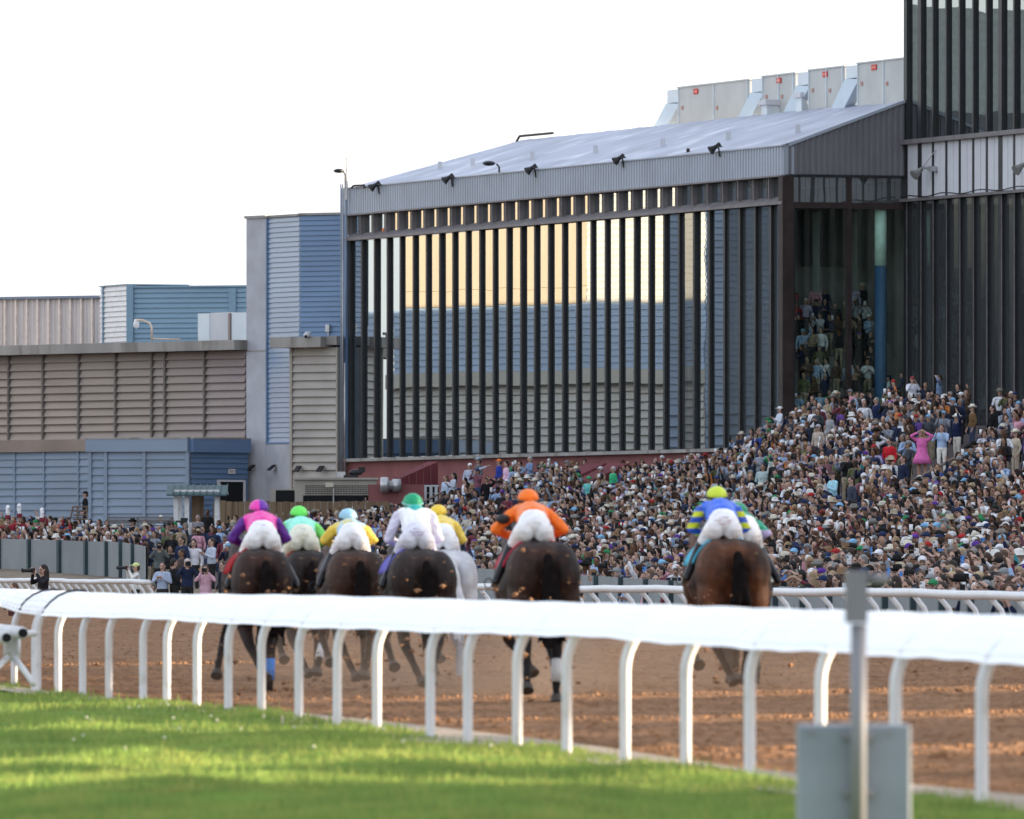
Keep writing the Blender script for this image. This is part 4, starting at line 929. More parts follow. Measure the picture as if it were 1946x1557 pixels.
# signal post with grey box, nearest thing to the camera
sp = empty('signal_post', 'blurred grey pole with a metal box and side arm in front of the near rail', 'post'); Ds_ = F/424.
def spt(x, y, d=0): return at(x, y, Ds_+d)
def pbox(mbx, x0, x1, y0, y1, d0, d1): mbx.bbox(((spt((x0+x1)/2, 0)[0]), Ds_+(d0+d1)/2, (spt(0, y0)[2]+spt(0, y1)[2])/2), ((x1-x0)/424/2, (d1-d0)/2, (y1-y0)/424/2))
mb = MB(); mb.tube([spt(1632, 1186), spt(1630, 1575)], .036, 16); mb.build('pole', m_pole, sp, smooth=True)
mb = MB(); pbox(mb, 1606, 1648, 1084, 1184, -.05, .05); mb.build('head', m_pole, sp)
mb = MB(); mb.tube([spt(1646, 1101), spt(1690, 1101)], .024, 12); mb.build('arm', m_pole, sp, smooth=True)
mb = MB(); pbox(mb, 1517, 1732, 1378, 1640, .06, .36); bo = mb.build('box', m_sign, sp)
bv = bo.modifiers.new('b', 'BEVEL'); bv.width = .012; bv.segments = 2
mb = MB(); pbox(mb, 1600, 1664, 1392, 1404, .03, .055); mb.build('clamp', m_pole, sp)
mb = MB(); pbox(mb, 1600, 1664, 1500, 1512, .03, .055); mb.build('clamp', m_pole, sp)
for x in (1542, 1690): c = spt(x, 1392, .05); mb = MB(); mb.tube([c, (c[0], c[1]+.015, c[2])], .016, 8); mb.build('bolt', m_pole, sp)
# ------------------------------------------------------------------ people: bodies, clothes, hair, hats
def hand_prims(wrist, d, up=(0, 0, 1), size=1., n=6):
    w0 = np.array(wrist, float); d = np.array(d, float); d /= np.linalg.norm(d); a = np.cross(d, np.array(up, float))
    if np.linalg.norm(a) < .2: a = np.cross(d, np.array((1., 0, 0)))
    a /= np.linalg.norm(a); b = np.cross(a, d)
    P = [cap(w0, w0+d*.07*size, .03*size, .034*size, n)]
    for i, (o, l) in enumerate(((-.033, .06), (-.011, .075), (.011, .07), (.033, .055))):
        q = w0+d*.085*size+a*o*size*1.15; k = q+d*l*.55*size; P += [cap(q, k, .0105*size, .0095*size, n), cap(k, k+(d*.8-b*.6)*l*.5*size, .0095*size, .008*size, n)]
    q = w0+d*.03*size+a*.036*size; P += [cap(q, q+(a*.7+d*.6)*.045*size, .012*size, .01*size, n), cap(q+(a*.7+d*.6)*.045*size, q+(a*.5+d*1.1)*.065*size, .01*size, .008*size, n)]
    return P
ARM = {'down': ((.26, .03, 1.13), (.25, -.1, .9)), 'phone': ((.25, -.19, 1.2), (.07, -.33, 1.5)), 'brow': ((.36, -.12, 1.52), (.11, -.14, 1.66)),
       'raise': ((.31, -.1, 1.58), (.27, -.18, 1.84)), 'lean': ((.28, -.22, 1.12), (.09, -.42, 1.1)), 'chest': ((.27, -.08, 1.15), (.05, -.29, 1.28)), 'point': ((.45, -.04, 1.52), (.74, -.1, 1.62)), 'lens': ((.27, -.16, 1.3), (.06, -.24, 1.57))}
POSES = {'down': ('down', 'down'), 'phone': ('phone', 'phone'), 'raise': ('raise', 'down'), 'brow': ('brow', 'down'), 'lean': ('lean', 'lean'), 'chest': ('chest', 'chest'), 'point': ('point', 'down'), 'lens': ('lens', 'lens'), 'browboth': ('brow', 'brow')}
def person_prims(pose, n=10, low=False):
    g = {'skin': [], 'top': [], 'legs': [], 'eye': []}
    sk, tp, lg = g['skin'], g['top'], g['legs']
    sk += [ell((0, 0, 1.62), (.077, .097, .118), n, 8), ell((0, -.018, 1.555), (.06, .075, .06), n, 6), cap((0, .012, 1.38), (0, .0, 1.54), .056, .05, n)]
    sk += [cap((0, -.09, 1.625), (0, -.108, 1.59), .012, .017, 6)]
    if not low: sk += [ell((sx*.08, .005, 1.61), (.012, .022, .032), 6, 5) for sx in (-1, 1)]+[cap((-.04, -.086, 1.645), (.04, -.086, 1.645), .012, .012, 6)]
    for sx in (-1, 1): g['eye'].append(ell((sx*.032, -.084, 1.622), (.019, .016, .011), 6, 4))
    g['eye'].append(ell((0, -.092, 1.548), (.026, .01, .0075), 6, 4))
    tp += [cap((-.15, .0, 1.395), (.15, .0, 1.395), .075, None, n), ell((0, 0, 1.26), (.19, .125, .23), n, 7), ell((0, 0, 1.05), (.175, .125, .24), n, 7)]
    for sx, ap in ((-1, POSES[pose][1]), (1, POSES[pose][0])):
        e, h = ARM[ap]; s0 = np.array((sx*.19, 0, 1.39)); e = np.array((sx*e[0], e[1], e[2])); h = np.array((sx*h[0], h[1], h[2])); d = (h-e)/np.linalg.norm(h-e)
        tp += [cap(s0, e, .062, .05, n-2), cap(e, e+(h-e)*.78, .05, .042, n-2)]
        sk += [cap(e+(h-e)*.6, h, .034, .028, 6)]
        sk += [cap(h, h+d*.1, .036, .028, 6)] if low else hand_prims(h, d)
        if not low: sk += [cap(s0, e, .04, .035, 6), cap(e, h, .035, .03, 6)]
        lg += [cap((sx*.09, 0, .93), (sx*.1, -.02, .5), .095, .065, n-2), cap((sx*.1, -.02, .5), (sx*.1, .02, .1), .062, .05, n-2)]
        if not low: sk += [cap((sx*.09, 0, .93), (sx*.1, -.02, .5), .06, .04, 6), cap((sx*.1, -.02, .5), (sx*.1, .02, .08), .04, .035, 6), cap((sx*.1, .03, .04), (sx*.1, -.15, .035), .045, .04, 6)]
    if not low: sk += [cap((0, 0, .95), (0, 0, 1.4), .1, .09, n)]
    lg += [ell((0, 0, .93), (.17, .125, .13), n, 6)]
    return g
def hair_prims(kind, n=10):
    if kind == 'short': return [ell((0, .022, 1.652), (.086, .102, .1), n, 8), ell((0, .055, 1.6), (.074, .07, .085), n, 6)]
    if kind == 'long': return [ell((0, .022, 1.652), (.09, .105, .102), n, 8), cap((0, .065, 1.6), (0, .085, 1.38), .085, .075, n), cap((-.075, .02, 1.6), (-.085, .02, 1.4), .03, .03, 6), cap((.075, .02, 1.6), (.085, .02, 1.4), .03, .03, 6)]
    if kind == 'cap': return [ell((0, .012, 1.668), (.09, .108, .085), n, 8), ell((0, -.125, 1.672), (.07, .075, .014), n, 5)]
    if kind == 'cowboy': 
        V, Q = rev((0, 0, 1.675), (0, 0, 1), [(.07, .005), (.0, .09), (-.012, .1), (.002, .14), (.03, .172), (.02, .172), (-.02, .14), (-.02, .01)], 16)
        V = V.copy(); V[:, 2] += .35*np.maximum(0, np.abs(V[:, 0])-.1); V[:, 0] *= .9
        return [(V, Q), rev((0, 0, 1.67), (0, 0, 1), [(0, .098), (.07, .094), (.11, .085), (.125, .05), (.1, .01)], 14)]
    if kind == 'sunhat': return [rev((0, 0, 1.67), (0, 0, 1), [(.0, .01), (-.025, .155), (-.033, .165), (-.02, .16), (.005, .105), (.06, .1), (.1, .08), (.115, .01)], 16)]
    if kind == 'shako': return [rev((0, 0, 1.68), (0, 0, 1), [(0, .095), (.02, .1), (.14, .105), (.15, .01)], 12), ell((0, -.11, 1.685), (.06, .06, .012), 8, 4)]
    return []
HEADTYPES = [('short black hair', 'short', (.012, .01, .01), .14), ('dark brown hair', 'short', (.045, .025, .016), .15), ('light brown hair', 'short', (.13, .08, .05), .04), ('grey hair', 'short', (.2, .195, .19), .06), ('white hair', 'short', (.6, .58, .55), .03),
    ('long blond hair', 'long', (.27, .19, .11), .035), ('long dark hair', 'long', (.03, .018, .013), .09), ('long brown hair', 'long', (.085, .048, .03), .055), ('bald head', None, (0, 0, 0), .04),
    ('white cap', 'cap', (.66, .66, .69), .032), ('navy cap', 'cap', (.02, .03, .08), .04), ('black cap', 'cap', (.015, .015, .015), .06), ('red cap', 'cap', (.35, .03, .03), .015), ('grey cap', 'cap', (.22, .23, .24), .04), ('green cap', 'cap', (.03, .2, .08), .01), ('tan cap', 'cap', (.4, .31, .2), .02), ('light blue cap', 'cap', (.2, .4, .6), .015), ('purple cap', 'cap', (.1, .04, .25), .01),
    ('straw hat', 'sunhat', (.4, .34, .25), .008), ('cream cowboy hat', 'cowboy', (.6, .56, .47), .022), ('grey cowboy hat', 'cowboy', (.22, .21, .19), .012), ('black cowboy hat', 'cowboy', (.015, .015, .015), .01), ('brown sun hat', 'sunhat', (.2, .12, .07), .01), ('white sun hat', 'sunhat', (.65, .63, .6), .008)]
TOPS = [('navy jacket', (.016, .024, .06), .27), ('black jacket', (.014, .014, .016), .22), ('charcoal jacket', (.045, .05, .062), .14), ('white shirt', (.66, .67, .71), .09), ('light blue shirt', (.30, .41, .60), .11), ('grey sweater', (.24, .26, .31), .1), ('red shirt', (.3, .03, .035), .018), ('maroon shirt', (.14, .03, .045), .04), ('pink shirt', (.55, .28, .34), .025), ('lilac shirt', (.36, .33, .48), .02), ('tan jacket', (.34, .26, .18), .03), ('brown jacket', (.08, .048, .032), .05), ('olive jacket', (.1, .11, .05), .03), ('green shirt', (.04, .26, .11), .015), ('teal shirt', (.04, .24, .26), .008), ('royal blue shirt', (.03, .06, .25), .02), ('cream sweater', (.5, .46, .4), .025), ('orange shirt', (.5, .17, .05), .007), ('yellow shirt', (.5, .4, .12), .005), ('purple shirt', (.1, .045, .22), .012), ('striped shirt', 'stripe', .03), ('plaid shirt', 'plaid', .04)]
SKINS = [((.44, .275, .215), .6), ((.36, .22, .16), .2), ((.22, .115, .07), .1), ((.10, .05, .032), .1)]
def wpick(r, L_): 
    t = r.random()*sum(q[-1] for q in L_)
    for q in L_:
        t -= q[-1]
        if t <= 0: return q
    return L_[-1]
_cm = {}
def cmat(rgb, kind='cloth'):
    if isinstance(rgb, str):
        if rgb in _mats: return _mats[rgb]
        m = M(rgb+'_cloth', (.5, .5, .55), .8); nt = m.node_tree; b = nt.nodes['Principled BSDF']; _mats[rgb] = m
        ck = nt.nodes.new('ShaderNodeTexChecker' if rgb == 'plaid' else 'ShaderNodeTexWave'); ck.inputs['Scale'].default_value = 22 if rgb == 'plaid' else 14
        mx = nt.nodes.new('ShaderNodeMix'); mx.data_type = 'RGBA'
        mx.inputs[6].default_value = (.06, .1, .25, 1) if rgb == 'stripe' else (.3, .06, .06, 1); mx.inputs[7].default_value = (.62, .62, .66, 1) if rgb == 'stripe' else (.07, .08, .14, 1)
        tc = nt.nodes.new('ShaderNodeTexCoord'); nt.links.new(tc.outputs['Object'], ck.inputs['Vector']); nt.links.new(ck.outputs['Fac'], mx.inputs[0]); nt.links.new(mx.outputs[2], b.inputs['Base Color']); return m
    k = (kind,)+tuple(round(c, 3) for c in rgb)
    if k not in _cm: _cm[k] = M('%s_%d' % (kind, len(_cm)), rgb, .85 if kind == 'cloth' else .6, .16, 7, .35 if kind == 'cloth' else .05, 14, .12 if kind == 'cloth' else .3)
    return _cm[k]
m_eye = M('eye_dark', (.03, .02, .018), .4)
PT = {}
def person_meshes(pose):
    if pose in PT: return PT[pose]
    g = person_prims(pose, 10)
    body = remesh(g['skin'], .011, 'body_'+pose, 1)
    # eyes and mouth coloured on the skin itself
    body.materials.append(None); body.materials.append(None)
    co_ = np.empty(len(body.polygons)*3); body.polygons.foreach_get('center', co_); co_ = co_.reshape(-1, 3)
    mi = np.zeros(len(co_), int)
    for sx in (-1, 1): mi |= (((co_[:, 0]-sx*.032)/.021)**2+((co_[:, 2]-1.622)/.013)**2 < 1) & (co_[:, 1] < -.05)
    mi |= ((co_[:, 0]/.028)**2+((co_[:, 2]-1.548)/.009)**2 < 1) & (co_[:, 1] < -.05)
    body.polygons.foreach_set('material_index', mi.astype(int))
    top = remesh(g['top'], .02, 'top_'+pose, 3); legs = remesh(g['legs'], .022, 'legs_'+pose, 3)
    PT[pose] = (body, top, legs); return PT[pose]
HM = {}
def hair_mesh(kind):
    if kind not in HM:
        P = hair_prims(kind, 14); mb = merge(P)
        if kind in ('short', 'long'): HM[kind] = remesh(P, .014, 'hair_'+kind, 1)
        else:
            me = bpy.data.meshes.new(kind); me.from_pydata(mb.v, [], mb.f); me.polygons.foreach_set('use_smooth', [True]*len(me.polygons)); HM[kind] = me
    return HM[kind]
def make_person(loc, yaw, pose, top, toprgb, head, hkind, hrgb, skin, label, legs=(.03, .035, .05), sc=1., group=None, legname='trousers', extra_hair=None):
    b, t, l = person_meshes(pose)
    o = inst('person', b, [cmat(skin, 'skin'), m_eye], None, loc, yaw, sc); tag(o, label, 'person', group)
    tn = top.split()[-1]
    inst({'jacket': 'jacket', 'sweater': 'sweater', 'dress': 'dress', 'suit': 'jacket', 'uniform': 'jacket', 'vest': 'vest', 'hoodie': 'sweater'}.get(tn, 'shirt'), t, cmat(toprgb), o)
    inst(legname, l, cmat(legs), o)
    if hkind in ('cap', 'cowboy', 'sunhat', 'shako'):
        inst('hat', hair_mesh(hkind), cmat(hrgb), o)
        if extra_hair is not None: inst('hair', hair_mesh('short'), cmat(extra_hair, 'hair'), o, (0, .004, -.012))
    elif hkind: inst('hair', hair_mesh(hkind), cmat(hrgb, 'hair'), o)
    return o
def held(name, label, cat, parts, loc, yaw, sc=1., group=None):
    o = empty(name, label, cat, group, loc); o.rotation_euler = (0, 0, yaw); o.scale = (sc, sc, sc)
    for nm, mb_, m_ in parts: mb_.build(nm, m_, o, smooth=False)
    return o
def phone(label, loc, yaw, sc, rgb):
    b = MB(); b.box(WORLD, -.05, .05, 1.53, 1.71, -.41, -.4); c = MB(); c.box(WORLD, -.04, -.015, 1.66, 1.69, -.416, -.411)
    return held('phone', label, 'phone', [('case', b, cmat(rgb)), ('lens', c, m_hole)], loc, yaw, sc, 'phones held up in the crowd')
def camera(label, loc, yaw, sc=1., big=False):
    b = MB(); b.bbox((0, -.29, 1.6), (.075, .035, .05)); l = MB(); r_ = .06 if big else .045; l.tube([(0, -.32, 1.6), (0, -.38, 1.6), (0, -.5, 1.6), (0, -.56, 1.6)], [.04, r_, r_*.95, r_*1.25], 12)
    g_ = MB(); g_.tube([(0, -.561, 1.6), (0, -.565, 1.6)], r_, 12)
    return held('photo_camera', label, 'camera', [('camera_body', b, m_black), ('lens_barrel', l, m_black), ('front_glass', g_, m_hole)], loc, yaw, sc)

# who stands where: rows of heads spread over the terrace
HORSE_RECTS = [(440, 560, 958, 1145), (528, 620, 972, 1145), (620, 738, 985, 1145), (735, 885, 955, 1145), (820, 910, 965, 1145), (932, 1058, 930, 1045), (955, 1105, 1028, 1150), (1322, 1430, 930, 1040), (1310, 1470, 1030, 1160), (1605, 1646, 1085, 1190)]
def hidden(x, y, m=9):
    return any(a+m < x < b-m and c+m < y < d for a, b, c, d in HORSE_RECTS)
R = random.Random(5)
heads = []
x = 0; 
y = 730.
for col in range(1):
    row = 0; yy = 724.
    while yy < 1112:
        # local scale at this row varies with x: march along x
        x = -30+R.uniform(0, 20)
        while x < 1985:
            y1 = interp(x, X1, Y1); y0 = interp(x, Y0X, Y0Y)
            if yy < y1-3 or yy > y0+4: x += 16; continue
            s = F/crowd_D(x, yy); steep = x > 1380 and yy < 960
            hx = x+R.uniform(-.1, .1)*s; hy = yy+R.gauss(0, .075)*s
            gapz = x < 660 and yy < y0-45 and False
            if not hidden(hx, hy) and not (275 < hx < 440 and hy > 1040) and R.random() > .04 and not (668 < hx < 845 and hy < 950): heads.append((hx, hy, s))
            x += (.3 if steep else .26)*s*R.uniform(.85, 1.2)
        smid = F/crowd_D(1200 if yy > 880 else 1700, yy)
        yy += (.13 if yy < 955 else .088)*smid*.92
LM = [(150, 'left end of the fence'), (285, 'at the fence corner'), (442, 'behind the photographers'), (600, 'behind pink and green jockeys'), (735, 'behind the chequered jockey'), (905, 'behind the green-capped jockey'), (965, 'left of orange jockey'), (1062, 'behind the orange jockey'), (1190, 'right of orange jockey'), (1318, 'left of blue jockey'), (1440, 'beside the blue jockey'), (1530, 'right of blue jockey'), (1604, 'left of signal post'), (1700, 'above the signal post'), (1800, 'right of signal post'), (1880, 'towards the right edge'), (3000, 'at the right edge')]
used = set(); CROWD = 'spectators packed along the fence'
def row_word(x, y):
    y0 = interp(x, Y0X, Y0Y); d = y0-y
    return 'front row' if d < 13 else 'second row' if d < 25 else 'third row' if d < 38 else 'middle rows' if d < 75 else 'back rows'
def facing(r): return math.radians(r.gauss(-32, 32))
def pose_pick(r, front):
    return wpick(r, [('down', .35), ('phone', .2), ('raise', .06), ('brow', .06), ('lean', .25 if front else .03), ('chest', .16), ('browboth', .015), ('point', .01)])[0]
# special figures, read off the photograph one by one: x, head top y, pose, yaw, top, colour, head, kind, colour, skin idx, legs, label
SPEC = [
 (1752, 816, 'browboth', -5, 'pink dress', (.68, .16, .42), 'blond', 'long', (.4, .24, .1), 0, (.5, .3, .22), 'person in a short bright pink dress shading the eyes with both hands'),
 (1848, 768, 'down', -70, 'brown jacket', (.17, .1, .05), '', 'cowboy', (.7, .66, .56), 0, (.06, .08, .14), 'person in brown jacket and cream cowboy hat leaning over the stairs at right'),
 (1819, 786, 'raise', -60, 'navy jacket', (.012, .02, .06), '', 'cowboy', (.75, .74, .7), 0, (.6, .57, .5), 'person in navy blazer and white hat with one arm raised above the pink dress'),
 (1790, 806, 'phone', -20, 'light blue shirt', (.38, .5, .7), '', 'long', (.06, .03, .02), 0, (.7, .68, .62), 'person with long dark hair in light blue blouse and cream trousers beside the pink dress'),
 (1165, 886, 'down', -60, 'green shirt', (.05, .42, .2), '', 'short', (.5, .48, .46), 0, (.03, .03, .04), 'person with grey hair in a bright green shirt by the maroon canopy'),
 (1119, 905, 'down', -30, 'mint shirt', (.16, .55, .52), '', 'cap', (.04, .38, .16), 1, (.05, .06, .1), 'person in a mint polo shirt and green cap below the maroon canopies'),
 (893, 880, 'point', 0, 'grey shirt', (.45, .5, .62), '', 'cap', (.75, .75, .75), 0, (.5, .43, .34), 'person in white cap pointing far to the left with an outstretched arm'),
 (907, 890, 'lens', -40, 'plaid shirt', 'plaid', '', 'cap', (.03, .04, .1), 1, (.04, .06, .14), 'person in checked blue and white shirt below the pointing person'),
 (847, 903, 'down', -50, 'light blue shirt', (.5, .6, .75), '', 'long', (.13, .065, .035), 0, (.02, .02, .03), 'person with long brown hair in light blue top at the small window'),
 (862, 898, 'chest', -70, 'grey sweater', (.42, .46, .54), '', 'long', (.02, .014, .012), 0, (.03, .03, .04), 'person with long black hair in grey top beside the small window'),
 (926, 905, 'brow', -20, 'black jacket', (.01, .01, .012), '', 'cap', (.02, .02, .02), 1, (.015, .015, .02), 'person all in black shading the eyes, left of the orange jockey'),
 (1007, 867, 'chest', -60, 'blue sweater', (.18, .25, .42), '', 'short', (.32, .31, .3), 0, (.03, .04, .09), 'tall person with grey hair in blue sweater standing under the windows'),
 (948, 872, 'down', -70, 'blue jacket', (.03, .05, .3), '', 'cap', (.75, .2, .05), 0, (.03, .03, .05), 'person in orange cap and blue jacket standing under the windows'),
 (962, 876, 'down', -70, 'pink shirt', (.7, .45, .62), '', 'short', (.012, .01, .01), 0, (.03, .03, .05), 'person with black hair in pale pink shirt standing under the windows'),
 (909, 869, 'down', -60, 'grey jacket', (.12, .13, .15), '', 'cowboy', (.3, .36, .42), 0, (.03, .03, .05), 'person in blue grey cowboy hat standing under the windows'),
 (1362, 904, 'down', -40, 'patterned shirt', 'stripe', '', 'cap', (.03, .05, .16), 2, (.03, .03, .05), 'person in patterned white shirt and navy cap above the blue jockey'),
 (1450, 880, 'raise', -20, 'floral dress', (.4, .5, .5), '', 'long', (.02, .014, .012), 1, (.4, .5, .5), 'person in pale floral dress with one arm raised by the short handrail'),
 (1583, 895, 'chest', -60, 'pale cyan shirt', (.35, .62, .72), '', 'cap', (.1, .06, .06), 0, (.04, .05, .1), 'person in pale cyan shirt left of the long handrail'),
 (1618, 905, 'down', -70, 'charcoal suit', (.05, .06, .085), '', 'short', (.05, .03, .02), 0, (.05, .06, .085), 'broad person in charcoal suit turned left below the long handrail'),
 (1690, 832, 'down', -40, 'red shirt', (.5, .02, .03), '', 'short', (.012, .01, .01), 0, (.03, .04, .09), 'person with black hair in red shirt below the landing rail'),
 (1716, 865, 'down', -60, 'navy suit', (.018, .025, .055), '', 'short', (.06, .03, .02), 0, (.018, .025, .055), 'person in navy suit left of the pink dress'),
 (1930, 815, 'down', -60, 'cream jacket', (.55, .47, .36), '', 'cowboy', (.68, .62, .5), 0, (.55, .47, .36), 'person in cream suit and cowboy hat at the right edge above the handrail'),
 (1886, 770, 'down', -60, 'black jacket', (.012, .012, .014), '', 'long', (.03, .018, .013), 0, (.75, .74, .72), 'person with dark curls in black jacket over a white dress at the right'),
 (1734, 715, 'phone', 10, 'white shirt', (.7, .72, .8), '', 'cap', (.25, .05, .06), 0, (.03, .04, .09), 'person in white shirt holding a phone up before the black fins'),
 (1785, 712, 'brow', -80, 'blue shirt', (.14, .2, .32), '', 'short', (.02, .015, .012), 0, (.03, .04, .09), 'tall person with black hair in blue shirt standing before the black fins'),
 (1482, 772, 'chest', -70, 'pale shirt', (.6, .64, .74), '', 'cap', (.75, .75, .75), 0, (.04, .05, .1), 'person in white cap and pale shirt beside the brown corner column'),
 (1577, 783, 'down', -60, 'grey vest', (.3, .31, .33), '', 'short', (.02, .015, .012), 1, (.03, .03, .05), 'person in grey quilted vest above the first handrail'),
 (1555, 806, 'down', -40, 'cream sweater', (.45, .38, .32), '', 'cap', (.4, .38, .42), 0, (.05, .05, .06), 'person in cream sweater and pale cap above the first handrail'),
 (1665, 755, 'down', -60, 'navy jacket', (.02, .03, .08), '', 'short', (.22, .21, .2), 0, (.3, .27, .22), 'person with grey hair in navy jacket and open white collar on the landing'),
 (305, 979, 'down', -40, 'pale blue shirt', (.45, .6, .78), '', 'short', (.6, .58, .55), 0, (.03, .03, .05), 'person with white hair, pale blue shirt and bow tie in front of the slat fence'),
 (394, 968, 'down', -20, 'black jacket', (.014, .014, .016), '', 'short', (.01, .01, .01), 3, (.02, .02, .02), 'bearded person in black jacket standing in the white hut'),
 (376, 978, 'down', -20, 'grey jacket', (.2, .2, .22), '', 'short', (.14, .13, .12), 0, (.02, .02, .02), 'person in grey jacket at the white hut beside the bearded one'),
 (162, 933, 'down', -80, 'black jacket', (.012, .012, .016), '', 'cap', (.015, .015, .02), 0, (.01, .01, .012), 'person in black cap on the metal stair by the blue annex'),
 (252, 985, 'down', -60, 'black jacket', (.012, .012, .014), '', 'cowboy', (.015, .015, .015), 1, (.02, .02, .02), 'person in black cowboy hat behind the fence corner'),
]
special_xy = []
for (x, y, pose, yw, top, trgb, hd, hk, hrgb, si, lrgb, lab) in SPEC:
    X, Y, Z = crowd_pt(x, y); special_xy.append((x, y, F/Y))
    sc = 1.0; hgt = {'cowboy': 1.785, 'cap': 1.755, 'short': 1.752, 'long': 1.754, 'shako': 2.1}.get(hk, 1.74)
    if x == 162: Y = F/47.5; X, Y, Z = at(x, y, Y)
    o = make_person((X, Y, Z-hgt), math.radians(yw), pose, top, trgb, hd, hk, hrgb, SKINS[si][0], lab, lrgb, sc, extra_hair=(.05, .03, .02) if hk in ('cap', 'cowboy') else None)
    if 'dress' in top:
        mb = MB(); z0 = .62 if top.startswith('pink') else .45
        mb.add(*[[tuple(v) for v in rev((0, 0, 1.12), (0, 0, -1), [(0, .175), (.15, .19), (.3, .25), (1.12-z0, .33), (1.12-z0, .31), (.2, .15)], 18)[0]], rev((0, 0, 1.12), (0, 0, -1), [(0, .175), (.15, .19), (.3, .25), (1.12-z0, .33), (1.12-z0, .31), (.2, .15)], 18)[1]])
        mb.build('skirt', cmat(trgb), o, smooth=True)
for x, y, lab in ((15, 963, 'tall'), (37, 960, ''), (80, 968, '')):
    X, Y, Z = crowd_pt(x, 985); Y = F/53.; X, Y, Z = at(x, y+17, Y)
    lab = {15: 'leftmost band member in maroon uniform with white plumed shako behind the fence', 37: 'band member with the tallest white plume on a maroon shako behind the fence', 80: 'band member with white plumed shako right of the other two plumes'}[x]
    o = make_person((X, Y, Z-1.81), math.radians(R.uniform(-50, 10)), 'down', 'maroon uniform', (.25, .02, .035), '', 'shako', (.16, .03, .04), SKINS[0][0], lab, (.2, .02, .03), 1., 'marching band members', extra_hair=(.05, .03, .02))
    P = [cap((0, 0, 1.8), (0, 0, 2.12), .055, .075, 10)]+[ell((R.uniform(-.05, .05), R.uniform(-.05, .05), 1.85+.03*k), (.05, .05, .05), 8, 6) for k in range(10)]
    inst('plume', remesh(P, .02, 'plume', 1), cmat((.8, .8, .82)), o)
# photographers at the rail gap: x, head top y, scale, pose, yaw, ...
PH = [(82, 1072, 80, 'lens', -60, 'black vest', (.02, .02, .024), 'long', (.02, .012, .01), 0, (.02, .02, .02), 'photographer with long dark hair in a black vest at the far rail', 1),
 (26, 1107, 82, 'chest', -60, 'dark shirt', (.1, .03, .03), 'short', (.09, .05, .03), 0, (.05, .05, .06), 'person whose head alone shows above the near rail at the left', 0),
 (258, 1069, 66, 'lens', -75, 'white shirt', (.62, .6, .57), 'cap', (.62, .68, .3), 0, (.02, .02, .02), 'photographer in a pale yellow cap and white shirt at the rail end', 1),
 (289, 1107, 68, 'down', -60, 'green grey jacket', (.12, .16, .13), 'short', (.12, .1, .09), 0, (.1, .1, .1), 'crouching person in grey green jacket beside the yellow capped photographer', 0),
 (309, 1067, 67, 'chest', -15, 'light blue shirt', (.36, .42, .55), 'short', (.02, .015, .012), 0, (.03, .03, .03), 'person with black hair in light blue shirt holding a camera at the chest', 0),
 (331, 1061, 67, 'down', 120, 'black jacket', (.014, .014, .016), 'short', (.02, .015, .012), 0, (.02, .02, .02), 'person in black jacket turned away among the photographers', 0),
 (356, 1061, 68, 'lens', 5, 'navy jacket', (.02, .028, .065), 'cap', (.45, .4, .36), 0, (.02, .02, .02), 'photographer in navy jacket and beige cap aiming a big lens at the horses', 2),
 (391, 1073, 67, 'lens', -5, 'pink suit', (.6, .36, .45), 'long', (.04, .025, .02), 0, (.6, .36, .45), 'photographer in a pale pink suit with camera raised to the face', 1),
 (424, 1066, 67, 'down', -60, 'dark suit', (.02, .025, .04), 'short', (.06, .035, .025), 0, (.02, .025, .04), 'person in dark suit in profile left of the pink jockey', 0),
 (345, 1019, 64, 'down', -40, 'navy sweater', (.025, .035, .08), 'short', (.02, .014, .012), 1, (.02, .02, .02), 'person in navy sweater standing above the photographers', 0),
 (368, 1024, 64, 'down', -10, 'white shirt', (.6, .6, .66), 'long', (.02, .014, .012), 0, (.02, .02, .02), 'person with long dark hair and white shirt behind the big lens', 0),
 (402, 1022, 64, 'chest', -60, 'white jacket', (.45, .5, .6), 'short', (.05, .03, .02), 0, (.02, .02, .02), 'person in pale jacket reading a sheet behind the pink suit', 0),
 (345, 1043, 65, 'down', -60, 'brown shirt', (.07, .05, .05), 'short', (.03, .02, .02), 2, (.02, .02, .02), 'crouching person with cropped hair behind the navy photographer', 0),
 (303, 1030, 64, 'lens', 0, 'grey jacket', (.1, .12, .12), 'cap', (.03, .03, .03), 0, (.02, .02, .02), 'camera operator in grey jacket by the end of the fence', 1)]
for (x, y, s, pose, yw, top, trgb, hk, hrgb, si, lrgb, lab, cam_) in PH:
    X, Y, Z = at(x, y, F/s); h = {'cap': 1.755, 'short': 1.752, 'long': 1.754}[hk]
    o = make_person((X, Y, Z-h), math.radians(yw), pose, top, trgb, '', hk, hrgb, SKINS[si][0], lab, lrgb, 1., extra_hair=(.05, .03, .02) if hk == 'cap' else None)
    special_xy.append((x, y, s))
    if cam_: camera('black camera with %s lens held by the %s' % ('big' if cam_ == 2 else 'long', ' '.join(lab.replace('with long dark ', 'with dark ').split()[:8])), (X, Y, Z-h), math.radians(yw), 1., cam_ == 2)
tc_ = empty('television_camera', 'black television camera on a tripod before the white hut', 'camera'); p = np.array(at(345, 995, F/50.))
mb = MB(); mb.bbox(p, (.22, .16, .11)); mb.bbox(p+np.array((.1, .1, .16)), (.14, .1, .05)); mb.build('camera_body', m_black, tc_)
mb = MB(); mb.tube([p+np.array((-.2, -.05, 0)), p+np.array((-.5, -.15, .02))], [.07, .1], 10); mb.build('lens_barrel', m_black, tc_)
mb = MB(); 
for k in range(3): mb.tube([p+np.array((0, 0, -.1)), p+np.array((.5*math.cos(k*2.1), .5*math.sin(k*2.1), -1.4))], .025, 5)
mb.build('tripod', m_black, tc_)
